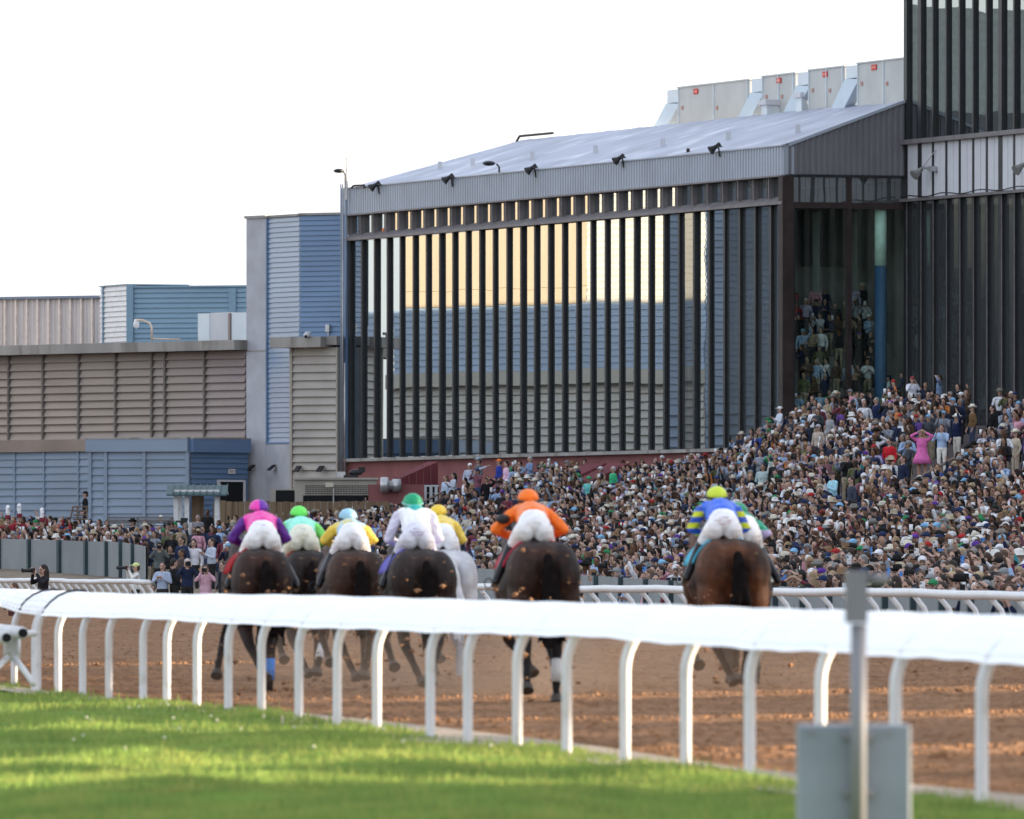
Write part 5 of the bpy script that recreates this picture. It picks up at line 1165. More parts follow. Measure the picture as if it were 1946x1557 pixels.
# the individuals: the largest (nearest) heads; everyone further off joins the one crowd object
def clash(x, y, s): return any(abs(x-a) < .36*t and -.45*t < y-b < (1.3 if a in (1752, 1790, 1848, 1819, 1930) else .6)*t for a, b, t in special_xy if b < 970) or any(abs(x-a) < .3*t and abs(y-b) < .3*t for a, b, t in special_xy)
heads = [h for h in heads if not clash(*h)]
NIND = 300-len(SPEC)-3-len(PH)-8
def crowded(x, y): return interp(x, Y0X, Y0Y)-y
order = sorted(heads, key=lambda h: -(h[2]-.12*max(0, crowded(h[0], h[1])-60)))
picked = order[:NIND]; rest = order[NIND:]
nph = 0
for (x, y, s) in sorted(picked):
    front = interp(x, Y0X, Y0Y)-y < 14
    for _ in range(400):
        ht = wpick(R, HEADTYPES); tp = wpick(R, TOPS)
        if x < 120 and R.random() < .6: tp = [t for t in TOPS if t[0] in ('red shirt', 'maroon shirt')][R.random() < .5]
        loc_ = [l for a, l in LM if x < a][0]; rw = row_word(x, y); key = (ht[0], tp[0], loc_, rw)
        if key not in used: break
    used.add(key); pose = pose_pick(R, front); yaw = facing(R); sc = R.gauss(1., .035)
    sk = wpick(R, SKINS)[0]
    X, Y, Z = crowd_pt(x, y); lab = 'person with %s in %s %s %s' % (ht[0], tp[0], rw, loc_)
    lg = R.choice([(.03, .035, .05), (.05, .07, .13), (.3, .25, .18), (.02, .02, .02), (.1, .1, .11)])
    hz_ = 1.75*sc
    o = make_person((X, Y, Z-hz_), yaw, pose, tp[0], tp[1], ht[0], ht[1], ht[2], sk, lab, lg, sc, CROWD, extra_hair=R.choice([(.03, .02, .015), (.12, .07, .04), (.3, .29, .28)]) if ht[1] in ('cap', 'cowboy', 'sunhat') else None)
    if pose == 'phone' and nph < 40:
        nph += 1; nm_, rgb_ = R.choice([('white', (.7, .7, .72)), ('black', (.02, .02, .02)), ('blue', (.1, .25, .6))])
        phone('%s phone of %s in %s, %s %s' % (nm_, ht[0], tp[0], rw, loc_), (X, Y, Z-hz_), yaw, sc, rgb_)

# the rest of the crowd, one object
LOWP = {}
def low_piece(pose, hk):
    k = (pose, hk)
    if k not in LOWP:
        g = person_prims(pose, 8, True); g['hair'] = hair_prims(hk, 9) if hk else []
        if hk in ('cap', 'cowboy', 'sunhat'): g['under'] = [ell((0, .03, 1.61), (.083, .085, .09), 8, 6)]
        Vs, Qs, Gs, n0 = [], [], [], 0
        for gi, nm in enumerate(('skin', 'top', 'legs', 'eye', 'hair', 'under')):
            for V, Q in g.get(nm, []):
                Vs.append(V); Qs.append(np.array(Q)+n0); n0 += len(V); Gs.append(np.full(len(V), gi))
        if pose == 'phone':
            b = MB(); b.box(WORLD, -.05, .05, 1.53, 1.71, -.41, -.39); Vs.append(np.array(b.v)); Qs.append(np.array(b.f)+n0); n0 += 8; Gs.append(np.full(8, 6))
        LOWP[k] = (np.concatenate(Vs), np.concatenate(Qs), np.concatenate(Gs))
    return LOWP[k]
# spectators behind the gable glass and in the tower
inside = []
for k in range(10):
    o_ = -.35-.5*k; z_ = 5.4+.62*k
    u = .7+R.uniform(0, .3)
    while u < 5.6:
        if R.random() < .82:
            p = gab.pt(u, z_+R.uniform(-.05, .05), o_-.45); inside.append((p, .8))
        u += R.uniform(.36, .5)
for k in range(14):
    if R.random() < .5: inside.append((tow.pt(.9+k*p2*1.0+R.uniform(0, .6), zs-.35, -R.uniform(.5, 2.)), .8)); 
    if R.random() < .45: inside.append((tow.pt(.9+k*p2+R.uniform(0, .6), 5.9+R.uniform(0, .3), -R.uniform(.5, 3.)), .8))
Vs, Qs, Cs, n0 = [], [], [], 0
rest_items = [(None, h) for h in rest]+[(p, None) for p, _ in inside]
for p, h in rest_items:
    ht = wpick(R, HEADTYPES); tp = wpick(R, TOPS); trgb = tp[1] if not isinstance(tp[1], str) else R.choice([(.3, .34, .45), (.22, .1, .12), (.5, .52, .6)])
    if h and h[0] < 120 and R.random() < .55: trgb = R.choice([(.25, .02, .035), (.4, .03, .04), (.6, .58, .58)])
    pose = pose_pick(R, False); V, Q, G_ = low_piece(pose, ht[1]); yaw = facing(R); sc = R.gauss(1, .035)
    if h: X, Y, Z = crowd_pt(h[0], h[1]); Z -= 1.75*sc
    else: X, Y, Z = p
    c, s_ = math.cos(yaw), math.sin(yaw); W = V*sc; W = np.stack([W[:, 0]*c-W[:, 1]*s_+X, W[:, 0]*s_+W[:, 1]*c+Y, W[:, 2]+Z], -1)
    pal = np.array([wpick(R, SKINS)[0], tuple(.006+c_ for c_ in trgb), R.choice([(.03, .035, .05), (.05, .07, .13), (.3, .25, .18), (.02, .02, .02)]), (.035, .025, .022), ht[2], R.choice([(.03, .02, .015), (.12, .07, .04), (.3, .29, .28)]), R.choice([(.7, .7, .72), (.02, .02, .02)])])
    Vs.append(W); Qs.append(Q+n0); n0 += len(V); Cs.append(pal[G_])
Vs = np.concatenate(Vs); Qs = np.concatenate(Qs); Cs = np.concatenate(Cs)
me = bpy.data.meshes.new('crowd'); me.vertices.add(len(Vs)); me.vertices.foreach_set('co', Vs.ravel().astype(np.float32))
me.loops.add(len(Qs)*4); me.polygons.add(len(Qs)); me.loops.foreach_set('vertex_index', Qs.ravel().astype(np.int32)); me.polygons.foreach_set('loop_start', np.arange(0, len(Qs)*4, 4, dtype=np.int32)); 
me.update(calc_edges=True); me.validate(); me.polygons.foreach_set('use_smooth', [True]*len(me.polygons))
ca = me.color_attributes.new('Col', 'FLOAT_COLOR', 'POINT'); ca.data.foreach_set('color', np.concatenate([Cs, np.ones((len(Cs), 1))], 1).ravel().astype(np.float32))
me.materials.append(attr_mat('crowd_clothes')); o = bpy.data.objects.new('crowd', me); link(o); tag(o, 'dense crowd of spectators filling the terraces behind the nearer rows', 'crowd', kind='stuff')

# ------------------------------------------------------------------ horses at the gallop, seen from behind
def horse_prims(legs, w=1.):
    P = []
    for sx in (-1, 1):
        P += [ell((sx*.165*w, .16, 1.24), (.195*w, .40, .335), 14, 10), ell((sx*.19*w, .1, 1.02), (.165*w, .28, .3), 12, 8), ell((sx*.1*w, .3, 1.42), (.16*w, .36, .17), 12, 8)]
        P += [ell((sx*.17*w, 1.32, 1.2), (.15, .26, .34), 12, 8)]
    P += [cap((0, .0, 1.4), (0, .7, 1.45), .17, .16, 14), ell((0, .85, 1.17), (.33*w, .75, .35), 16, 10), ell((0, 1.35, 1.15), (.28, .36, .36), 14, 9), cap((0, 1.1, 1.44), (0, 1.4, 1.5), .13, .1, 10),
          cap((0, 1.45, 1.32), (0, 1.8, 1.5), .22, .17, 12), cap((0, 1.8, 1.5), (0, 2.15, 1.6), .17, .12, 12), cap((0, 2.14, 1.62), (0, 2.32, 1.52), .115, .1, 10), cap((0, 2.32, 1.52), (0, 2.66, 1.3), .09, .062, 10), cap((0, 2.62, 1.32), (0, 2.7, 1.26), .066, .06, 8)]
    for sx in (-1, 1): P += [cap((sx*.06, 2.1, 1.68), (sx*.075, 2.07, 1.83), .035, .008, 7), ell((sx*.09, 2.28, 1.57), (.03, .04, .03), 6, 5)]
    hooves = []
    for kind, J in legs:
        J = [np.array(j, float) for j in J]
        r = [.15, .1, .062, .04, .047, .036] if kind == 'h' else [.12, .085, .058, .038, .046, .036]
        for a in range(len(J)-1): P.append(cap(J[a], J[a+1], r[a]*(1 if a else 1.05), r[a+1], 9))
        d = J[-1]-J[-2]; d /= np.linalg.norm(d); P.append(cap(J[-1], J[-1]+d*.03, .04, .05, 8)); hooves.append((J[-1], d))
    return P, hooves
def HL(sx, st, hk, ft, hf): return ('h', [(sx*.17, .15, 1.1), st, hk, tuple(np.array(hk)*.15+np.array(ft)*.85), ft, hf])
def FLg(sx, el, kn, ft, hf): return ('f', [(sx*.15, 1.4, 1.12), el, kn, tuple(np.array(kn)*.15+np.array(ft)*.85), ft, hf])
GA = {  # left hind, right hind, left fore, right fore: joints in metres behind the rider's line
 'stretch': [HL(-1, (-.22, .3, .86), (-.21, -.15, .62), (-.24, -.42, .3), (-.25, -.5, .2)), HL(1, (.2, .36, .86), (.12, .05, .58), (.1, -.05, .2), (.1, -.08, .1)), FLg(-1, (-.15, 1.5, .85), (-.12, 1.72, .62), (.03, 1.5, .42), (.06, 1.42, .34)), FLg(1, (.16, 1.5, .85), (.28, 1.66, .6), (.3, 1.45, .38), (.31, 1.38, .3))],
 'plant': [HL(-1, (-.2, .3, .86), (-.17, -.1, .58), (-.1, -.38, .36), (-.06, -.5, .26)), HL(1, (.18, .3, .86), (.08, .02, .56), (.06, -.04, .18), (.06, -.02, .05)), FLg(-1, (-.16, 1.45, .85), (-.24, 1.6, .6), (-.33, 1.35, .36), (-.35, 1.28, .28)), FLg(1, (.16, 1.5, .85), (.22, 1.62, .55), (.24, 1.55, .2), (.24, 1.58, .1))],
 'gather': [HL(-1, (-.2, .34, .86), (-.2, .1, .56), (-.12, -.2, .3), (-.08, -.28, .2)), HL(1, (.2, .32, .86), (.16, .02, .58), (.07, -.25, .32), (.05, -.3, .22)), FLg(-1, (-.16, 1.55, .85), (-.18, 1.85, .62), (-.15, 1.6, .4), (-.14, 1.5, .34)), FLg(1, (.18, 1.5, .82), (.3, 1.7, .58), (.26, 1.5, .3), (.25, 1.45, .22))]}
def coat(name, base, dark, spots=True):
    """bay or brown coat: black points low down, flecks of thrown dirt"""
    m = bpy.data.materials.new(name); m.use_nodes = True; nt = m.node_tree; N = nt.nodes; L = nt.links; b = N['Principled BSDF']; b.inputs['Roughness'].default_value = .62; b.inputs['Specular IOR Level'].default_value = .15
    tc = N.new('ShaderNodeTexCoord'); n1 = N.new('ShaderNodeTexNoise'); n1.inputs['Scale'].default_value = 3.2; n1.inputs['Detail'].default_value = 5; L.new(tc.outputs['Object'], n1.inputs['Vector'])
    r1 = N.new('ShaderNodeValToRGB'); r1.color_ramp.elements[0].position = .38; r1.color_ramp.elements[1].position = .66; r1.color_ramp.elements[0].color = dark+(1,); r1.color_ramp.elements[1].color = base+(1,); L.new(n1.outputs['Fac'], r1.inputs['Fac'])
    sx = N.new('ShaderNodeSeparateXYZ'); L.new(tc.outputs['Object'], sx.inputs[0]); mr = N.new('ShaderNodeMapRange'); mr.inputs[1].default_value = .5; mr.inputs[2].default_value = .85; L.new(sx.outputs['Z'], mr.inputs[0])
    mx = N.new('ShaderNodeMix'); mx.data_type = 'RGBA'; L.new(mr.outputs[0], mx.inputs[0]); mx.inputs[6].default_value = tuple(c*.8 for c in dark)+(1,); L.new(r1.outputs['Color'], mx.inputs[7]); out = mx.outputs[2]
    n2 = N.new('ShaderNodeTexNoise'); n2.inputs['Scale'].default_value = 13; n2.inputs['Detail'].default_value = 4; L.new(tc.outputs['Object'], n2.inputs['Vector'])
    r2 = N.new('ShaderNodeValToRGB'); r2.color_ramp.elements[0].position = .64; r2.color_ramp.elements[1].position = .75; L.new(n2.outputs['Fac'], r2.inputs['Fac'])
    m2 = N.new('ShaderNodeMix'); m2.data_type = 'RGBA'; L.new(r2.outputs['Color'], m2.inputs[0]); L.new(out, m2.inputs[6]); m2.inputs[7].default_value = (.17, .09, .045, 1) if spots else base+(1,); L.new(m2.outputs[2], b.inputs['Base Color'])
    n3 = N.new('ShaderNodeTexNoise'); n3.inputs['Scale'].default_value = 40; L.new(tc.outputs['Object'], n3.inputs['Vector']); bp = N.new('ShaderNodeBump'); bp.inputs['Strength'].default_value = .25; bp.inputs['Distance'].default_value = .01; L.new(n3.outputs['Fac'], bp.inputs['Height']); L.new(bp.outputs['Normal'], b.inputs['Normal'])
    return m
m_bay = coat('dark_bay_coat', (.05, .024, .017), (.012, .008, .008)); m_black_c = coat('brown_black_coat', (.03, .02, .017), (.01, .008, .008)); m_red_c = coat('red_bay_coat', (.12, .045, .02), (.025, .012, .009)); m_bay2 = coat('bay_coat', (.075, .036, .024), (.018, .011, .01)); m_greyc = coat('grey_coat', (.62, .62, .64), (.42, .42, .45), False); m_dk = coat('dust_brown_coat', (.045, .03, .026), (.016, .012, .011))
m_hoof = M('hoof_horn', (.05, .04, .035), .6, .3); m_leather = M('dark_leather', (.03, .018, .013), .5, .2, 6); m_boot = M('black_boot', (.012, .012, .014), .3, .1)

# riders
def jockey_prims(lean=0., spread=1., n=12):
    g = {}
    g['breeches'] = [ell((0, -.0, 1.75), (.185, .19, .155), n, 9), ell((-.092, -.04, 1.69), (.112, .135, .16), n, 8), ell((.092, -.04, 1.69), (.112, .135, .16), n, 8), cap((-.06, -.05, 1.82), (.06, -.05, 1.82), .09, None, n)]+[cap((sx*.12, 0, 1.66), (sx*.2, .3, 1.5), .115, .085, n) for sx in (-1, 1)]
    g['boots'] = [cap((sx*.23, .29, 1.48), (sx*.43, .0, 1.1), .07, .05, n) for sx in (-1, 1)]+[cap((sx*.43, -.02, 1.08), (sx*.44, .2, 1.04), .045, .04, 8) for sx in (-1, 1)]
    g['silks'] = [cap((0, .05, 1.78), (0, .4, 1.86+lean), .172, .185, n), cap((-.1, .12, 1.8), (.1, .12, 1.8), .1, None, n), cap((-.14, .46, 1.89+lean), (.14, .46, 1.89+lean), .105, None, n)]
    el = [(-.34*spread, .46, 1.68), (.33*spread, .46, 1.68)]; hd = [(-.1, .72, 1.56), (.1, .72, 1.56)]
    g['sleeves'] = []
    g['skin'] = [cap((0, .5, 1.92+lean), (0, .66, 1.98+lean), .06, .058, 10), ell((0, .72, 2.0+lean), (.078, .1, .115), 10, 8), cap((0, .81, 1.97+lean), (0, .84, 1.95+lean), .014, .012, 6)]+[ell((sx*.08, .7, 1.99+lean), (.012, .022, .03), 6, 5) for sx in (-1, 1)]
    for k, sx in enumerate((-1, 1)):
        s0 = np.array((sx*.21, .45, 1.88+lean)); e = np.array(el[k]); h = np.array(hd[k]); g['sleeves'] += [cap(s0, e, .076, .06, n), cap(e, e+(h-e)*.82, .062, .044, n)]
        g['skin'] += [cap(e, h, .036, .03, 8)]+hand_prims(h, (h-e), (0, 0, 1))
        g['skin'] += [cap(s0, e, .045, .04, 8)]
    g['skin'] += [cap((0, 0, 1.76), (0, .46, 1.87+lean), .11, .1, 10)]
    hc = np.array((0, .7, 2.06+lean))
    g['helmet'] = [ell(hc, (.125, .15, .115), 16, 10)]
    return g, hc
JM = {}
def jockey_meshes(lean, spread):
    k = (lean, spread)
    if k in JM: return JM[k]
    g, hc = jockey_prims(lean, spread)
    for nm in ('boots', 'sleeves'):
        P_ = g.pop(nm); g[nm+'L'] = [q for q in P_ if q[0][:, 0].mean() < 0]; g[nm+'R'] = [q for q in P_ if q[0][:, 0].mean() >= 0]
    r = {nm: remesh(g[nm], {'skin': .012, 'breeches': .018, 'silks': .018, 'sleeves': .018, 'boots': .014, 'helmet': .012}[nm.rstrip('LR')], 'jockey_'+nm, 3 if nm[0] == 'b' and nm[1] == 'r' or nm[0] == 's' and nm != 'skin' else 1) for nm in g}
    for nm, me_ in r.items():      # cloth pulled into folds
        if nm in ('skin', 'helmet') or nm.startswith('boot'): continue
        k_ = len(me_.vertices); co_ = np.empty(k_*3); no_ = np.empty(k_*3); me_.vertices.foreach_get('co', co_); me_.vertices.foreach_get('normal', no_); co_ = co_.reshape(-1, 3); no_ = no_.reshape(-1, 3)
        x_, y_, z_ = co_.T; f_ = np.sin(38*x_+14*y_-22*z_+3*np.sin(9*z_+5*x_))*np.sin(9*x_-21*y_+31*z_+2*np.sin(11*x_))+.7*np.sin(55*z_+30*np.abs(x_)+2*np.sin(17*y_))*np.sin(13*x_+7*z_)
        me_.vertices.foreach_set('co', (co_+no_*(.0055 if nm != 'breeches' else .0018)*f_[:, None]).ravel()); me_.update()
    JM[k] = (r, hc); return JM[k]
def silk(name, a, b=None, kind=None, scale=1.):
    m = M(name, a, .42, .1, 9, 1., 7, .3)
    if b is None: return m
    nt = m.node_tree; N = nt.nodes; L = nt.links; bs = N['Principled BSDF']; src = bs.inputs['Base Color'].links[0].from_socket
    tc = N.new('ShaderNodeTexCoord'); mx = N.new('ShaderNodeMix'); mx.data_type = 'RGBA'; L.new(src, mx.inputs[6]); mx.inputs[7].default_value = b+(1,)
    if kind == 'check':
        mp = N.new('ShaderNodeMapping'); mp.inputs['Scale'].default_value = (1, 1, 0); L.new(tc.outputs['Object'], mp.inputs[0]); ck = N.new('ShaderNodeTexChecker'); ck.inputs['Scale'].default_value = scale; L.new(mp.outputs[0], ck.inputs['Vector']); L.new(ck.outputs['Fac'], mx.inputs[0])
    else:
        sx = N.new('ShaderNodeSeparateXYZ'); L.new(tc.outputs['Object'], sx.inputs[0])
        if kind == 'diamond':      # a diamond between the shoulders
            def mth(op, p, q=None):
                n_ = N.new('ShaderNodeMath'); n_.operation = op
                for i, v in enumerate((p, q)):
                    if v is None: continue
                    if hasattr(v, 'links') or hasattr(v, 'node'): L.new(v, n_.inputs[i])
                    else: n_.inputs[i].default_value = v
                return n_.outputs[0]
            d = mth('ADD', mth('ABSOLUTE', sx.outputs['X']), mth('ABSOLUTE', mth('MULTIPLY', mth('SUBTRACT', sx.outputs['Y'], .34), .8)))
            L.new(mth('LESS_THAN', d, .13), mx.inputs[0])
        elif kind == 'hoops':
            wv = N.new('ShaderNodeTexWave'); wv.bands_direction = 'Z'; wv.inputs['Scale'].default_value = scale; L.new(tc.outputs['Object'], wv.inputs['Vector']); gt = N.new('ShaderNodeMath'); gt.operation = 'GREATER_THAN'; gt.inputs[1].default_value = .5; L.new(wv.outputs['Fac'], gt.inputs[0]); L.new(gt.outputs[0], mx.inputs[0])
        elif kind == 'half':
            gt = N.new('ShaderNodeMath'); gt.operation = 'GREATER_THAN'; gt.inputs[1].default_value = 0.; L.new(sx.outputs['X'], gt.inputs[0]); L.new(gt.outputs[0], mx.inputs[0])
        elif kind == 'low':
            gt = N.new('ShaderNodeMath'); gt.operation = 'LESS_THAN'; gt.inputs[1].default_value = scale; L.new(sx.outputs['Z'], gt.inputs[0]); L.new(gt.outputs[0], mx.inputs[0])
    L.new(mx.outputs[2], bs.inputs['Base Color']); return m
W = (.90, .90, .93); ORANGE = (.95, .19, .015)
m_breech = silk('white_breeches', W)
HEAD_YAW = math.atan(.143)
HORSES = [  # x of rump, rump-top y, scale, width, gait, coat, jockey: silks, sleeves, helmet, cloth colour, lean, spread, jockey dx, texts
 dict(x=501, y=1050, s=178, w=.93, g='plant', coat=m_bay, silks=silk('pink_silk', (.85, .045, .38)), sl=silk('purple_silk', (.10, .02, .24)), hel=silk('purple_pink_cap', (.80, .06, .42), (.16, .03, .38), 'half'), cloth=(.32, .01, .015), lean=.0, spread=1.05, jx=-10, lab='dark bay racehorse under the pink silks with a red saddle cloth, leftmost of the field', jl='jockey in pink silks with purple sleeves and pink and purple cap', wraps=(.08, .22, .55), br=m_breech, text=1),
 dict(x=590, y=1068, s=163, w=.9, g='gather', coat=m_black_c, silks=silk('mint_silk', (.30, .85, .66)), sl=silk('lime_silk', (.22, .75, .15)), hel=silk('lime_cap', (.16, .8, .12)), cloth=(.3, .03, .02), lean=-.01, spread=1.1, jx=-22, lab='almost black racehorse half hidden between the leftmost two bays', jl='jockey in mint green silks and bright green cap', wraps=(.55, .55, .55), br=silk('cream_breeches', (.80, .80, .66)), text=1),
 dict(x=680, y=1046, s=168, w=.98, g='gather', coat=m_bay2, silks=silk('check_silk', (.36, .62, .78), (.82, .62, .12), 'check', 9.), sl=silk('gold_silk', (.80, .56, .08)), hel=silk('gold_blue_cap', (.36, .62, .78)), cloth=(.1, .09, .1), lean=-.07, spread=1.0, jx=-18, lab='bay racehorse under the chequered yellow and light blue silks', jl='jockey in yellow and light blue chequered silks with gold sleeves', wraps=None, br=m_breech, text=0),
 dict(x=855, y=1045, s=162, w=.98, g='stretch', coat=m_greyc, silks=silk('yellow_silk', (.85, .62, .1)), sl=silk('yellow_silk_2', (.80, .58, .1)), hel=silk('yellow_cap', (.88, .60, .06)), cloth=(.03, .04, .12), lean=.0, spread=1.0, jx=-20, lab='pale grey racehorse on the far side of the green capped jockey', jl='jockey in yellow silks and yellow cap on the grey horse', wraps=None, br=m_breech, text=0),
 dict(x=806, y=1049, s=176, w=1.06, g='gather', coat=m_dk, silks=silk('white_silk', W, (.02, .42, .36), 'diamond'), sl=silk('pale_lilac_silk', (.72, .70, .84)), hel=silk('green_cap_silk', (.015, .36, .17)), cloth=(.16, .14, .52), lean=.09, spread=.98, jx=-20, lab='dust spattered dark racehorse below the green diamond silks', jl='jockey in white silks with a green diamond and green cap', wraps=None, br=silk('printed_breeches', (.80, .80, .88)), text=2),
 dict(x=1036, y=1029, s=195, w=1.03, g='stretch', coat=m_bay, silks=silk('orange_silk', ORANGE), sl=silk('orange_sleeve', ORANGE), hel=silk('orange_cap', ORANGE), cloth=(.5, .04, .08), lean=-.02, spread=1.2, jx=-28, lab='big dark bay racehorse under the bright orange silks', jl='jockey all in bright orange with black arm patches', wraps=(.5, .48, .46), br=m_breech, text=0),
 dict(x=1418, y=1034, s=178, w=.8, g='stretch', coat=m_black_c, silks=silk('emerald_silk', (.03, .36, .2)), sl=silk('emerald_white_sleeve', (.03, .38, .22), (.6, .5, .8), 'low', 1.72), hel=silk('emerald_cap', (.02, .3, .15)), cloth=(.05, .3, .45), lean=-.1, spread=1.05, jx=-8, lab='black racehorse almost hidden behind the red bay at right', jl='jockey in green and white mostly hidden behind the blue silks', wraps=None, br=m_breech, text=0),
 dict(x=1396, y=1025, s=188, w=1.05, g='gather', coat=m_red_c, silks=silk('blue_silk', (.035, .14, .72)), sl=silk('blue_yellow_sleeve', (.035, .10, .5), (.62, .68, .03), 'hoops', 2.3), hel=silk('lime_yellow_cap', (.62, .74, .05)), cloth=(.08, .42, .58), lean=.01, spread=.98, jx=-26, lab='red bay racehorse under the blue silks, rightmost of the field', jl='jockey in blue silks with yellow diamonds on the sleeves and lime cap', wraps=None, br=m_breech, text=2)]
meshcache = {}
m_print = M('purple_print', (.25, .12, .42), .5); m_printr = M('red_print', (.3, .03, .08), .5)
for H in HORSES:
    s = H['s']; D = F/s; X = (H['x']-CX)/s; rump = CAMH-(H['y']-HY)/s
    dz = rump-1.585; dz = max(-.03, min(.1, dz))
    k = (H['g'], H['w'])
    P, hooves = horse_prims(GA[H['g']], H['w']); me = remesh(P, .024, 'horse', 2)
    lx = .143*.2
    ho = inst('horse', me, H['coat'], None, (X+.0, D, dz), HEAD_YAW); tag(ho, H['lab'], 'horse', 'racehorses galloping away')
    for (p, d) in hooves:
        mb = MB(); mb.tube([p+d*.01, p+d*.085], [.05, .066], 12); mb.build('hoof', m_hoof, ho, smooth=False)
    # tail
    rt2 = random.Random(H['x']); tp_ = [cap((0, -.2, 1.42), (0, -.3, 1.3), .05, .07, 8), cap((0, -.3, 1.3), (.01, -.34, 1.05), .075, .1, 10), cap((.01, -.34, 1.05), (.03, -.4, .8), .1, .05, 10)]
    for q in range(16):
        a = rt2.uniform(-1, 1); x2 = .03+a*.17+rt2.gauss(0, .03); z2 = rt2.uniform(.42, .8); tp_ += [cap((a*.05, -.34, 1.15), (a*.1+.01, -.4-rt2.random()*.08, .95), .045, .034, 6), cap((a*.1+.01, -.4, .95), (x2, -.48-rt2.random()*.1, z2), .034, .008, 6)]
    inst('tail', remesh(tp_, .02, 'tail', 1), M('grey_tail', (.5, .5, .52), .6, .2, 9) if H['coat'] is m_greyc else M('black_tail', (.009, .007, .007), .95, .3, 12, .5, 30, .02), ho)
    mn = [cap((0, 1.45, 1.52), (0, 1.75, 1.67), .05, .05, 8), cap((0, 1.75, 1.67), (0, 2.1, 1.73), .05, .045, 8)]; inst('mane', remesh(mn, .018, 'mane', 1), M('black_mane', (.014, .011, .011), .6, .3, 9), ho)
    # saddle cloth wrapping the back, saddle, bridle strap
    V = []; n_ = 17
    for y in (.5, .62, .8, 1.0, 1.12):
        for i in range(n_):
            a = math.radians(-74+148*i/(n_-1)); rz_ = .36; cy = 1.215+.03*(y < .6)
            V.append((math.sin(a)*.35*H['w'], y, cy+math.cos(a)*.385))
    mb = MB(); mb.add(V, [(r_*n_+i, r_*n_+i+1, (r_+1)*n_+i+1, (r_+1)*n_+i) for r_ in range(4) for i in range(n_-1)]); so_ = mb.build('saddle_cloth', cmat(H['cloth']), ho, smooth=True); sd = so_.modifiers.new('t', 'SOLIDIFY'); sd.thickness = .02
    inst('saddle', remesh([cap((0, .52, 1.6), (0, .95, 1.6), .1, .12, 10), cap((-.1, .55, 1.63), (.1, .55, 1.63), .05, .05, 8)], .02, 'saddle', 2), m_leather, ho)
    if H['wraps']:
        for ki in ((1,) if H['g'] == 'plant' else (1,) if H['g'] == 'stretch' else (1,)):
            J = GA[H['g']][ki][1]; a, b = np.array(J[2]), np.array(J[4]); mb = MB()
            for t in (.45, .6, .75, .9): c = a+(b-a)*t; dd = (b-a)*.045; mb.tube([c-dd, c+dd], [.052, .052], 12)
            wr = MB(); wr.tube([a+(b-a)*.38, a+(b-a)*.97], [.05, .054], 12); wr.build('leg_wrap', cmat(H['wraps']), ho, smooth=True)
    # rider
    jm, hc = jockey_meshes(H['lean'], H['spread']); jX = X+(H['jx'])/s+.143*.55*0
    JS = .85; jX += .03; jl = (jX, D+.48, dz+.275)
    jo = inst('person', jm['skin'], cmat((.45, .28, .2), 'skin'), None, jl, HEAD_YAW*.6, JS); tag(jo, H['jl'], 'person', 'jockeys riding away')
    inst('breeches', jm['breeches'], H['br'], jo); inst('silks', jm['silks'], H['silks'], jo); [inst('boot', jm['boots'+q], m_boot, jo) for q in 'LR']; hl = inst('helmet', jm['helmet'], H['hel'], jo)
    [inst('sleeve', jm['sleeves'+q], H['sl'], jo) for q in 'LR']
    mb = MB(); ring = [(hc[0]+.128*math.sin(a), hc[1]+.152*math.cos(a), hc[2]-.015+.03*math.cos(a)) for a in np.linspace(0, 2*math.pi, 25)]; mb.tube(ring, .014, 6); mb.build('goggle_strap', m_black if H['x'] != 806 else cmat((.25, .5, .45)), hl, smooth=True)
    for sx in (-1, 1):   # stirrup irons
        mb = MB(); c = np.array((sx*.435*JS, .07, 1.04*JS+.24)); mb.tube([c+np.array((.04*math.cos(a), 0, .05+.05*math.sin(a))) for a in np.linspace(-.5*math.pi, 1.5*math.pi, 13)], .006, 6); mb.build('stirrup', m_boot, ho, smooth=True).location = Vector(((jX-X), .46, 0))
    if H['x'] == 1036:
        for sx, y_, z_ in ((-1, .42, 1.8),): mb = MB(); mb.prim(ell((-.315, .40, 1.80), (.085, .09, .06), 10, 7)); mb.build('arm_patch', m_black, jo, smooth=True)
    if H['text']:   # printed mark on the seat, illegible at this distance
        rt_ = random.Random(H['x']); mb = MB(); z0 = 1.80 if H['text'] == 2 else 1.845
        bvh_y = -.2
        rowsn = 3 if H['text'] == 2 else 1
        dgv = jm['breeches']; import mathutils; from mathutils.bvhtree import BVHTree
        bt = BVHTree.FromPolygons([v.co for v in dgv.vertices], [p.vertices for p in dgv.polygons])
        for r_ in range(rowsn):
            wd = (.05, .1, .06)[r_] if rowsn == 3 else .03
            u = -wd
            while u < wd:
                zz = z0-r_*.035+rt_.uniform(-.006, .006); l_ = rt_.uniform(.008, .02); h_ = rt_.uniform(.008, .014)
                hit = bt.ray_cast(Vector((u, -1.5, zz)), Vector((0, 1, 0)))
                if hit[0] is not None and rt_.random() < .8:
                    c = hit[0]; nn = hit[1]; q = c-Vector((0, .004, 0)); mb.add([(q.x-l_/2, q.y, q.z-h_/2), (q.x+l_/2, q.y, q.z-h_/2), (q.x+l_/2, q.y+h_*.35, q.z+h_/2), (q.x-l_/2, q.y+h_*.35, q.z+h_/2)], [(0, 1, 2, 3)])
                u += l_+.005
        if mb.v: mb.build('print_mark', m_printr if H['x'] == 1396 else m_print, jo)

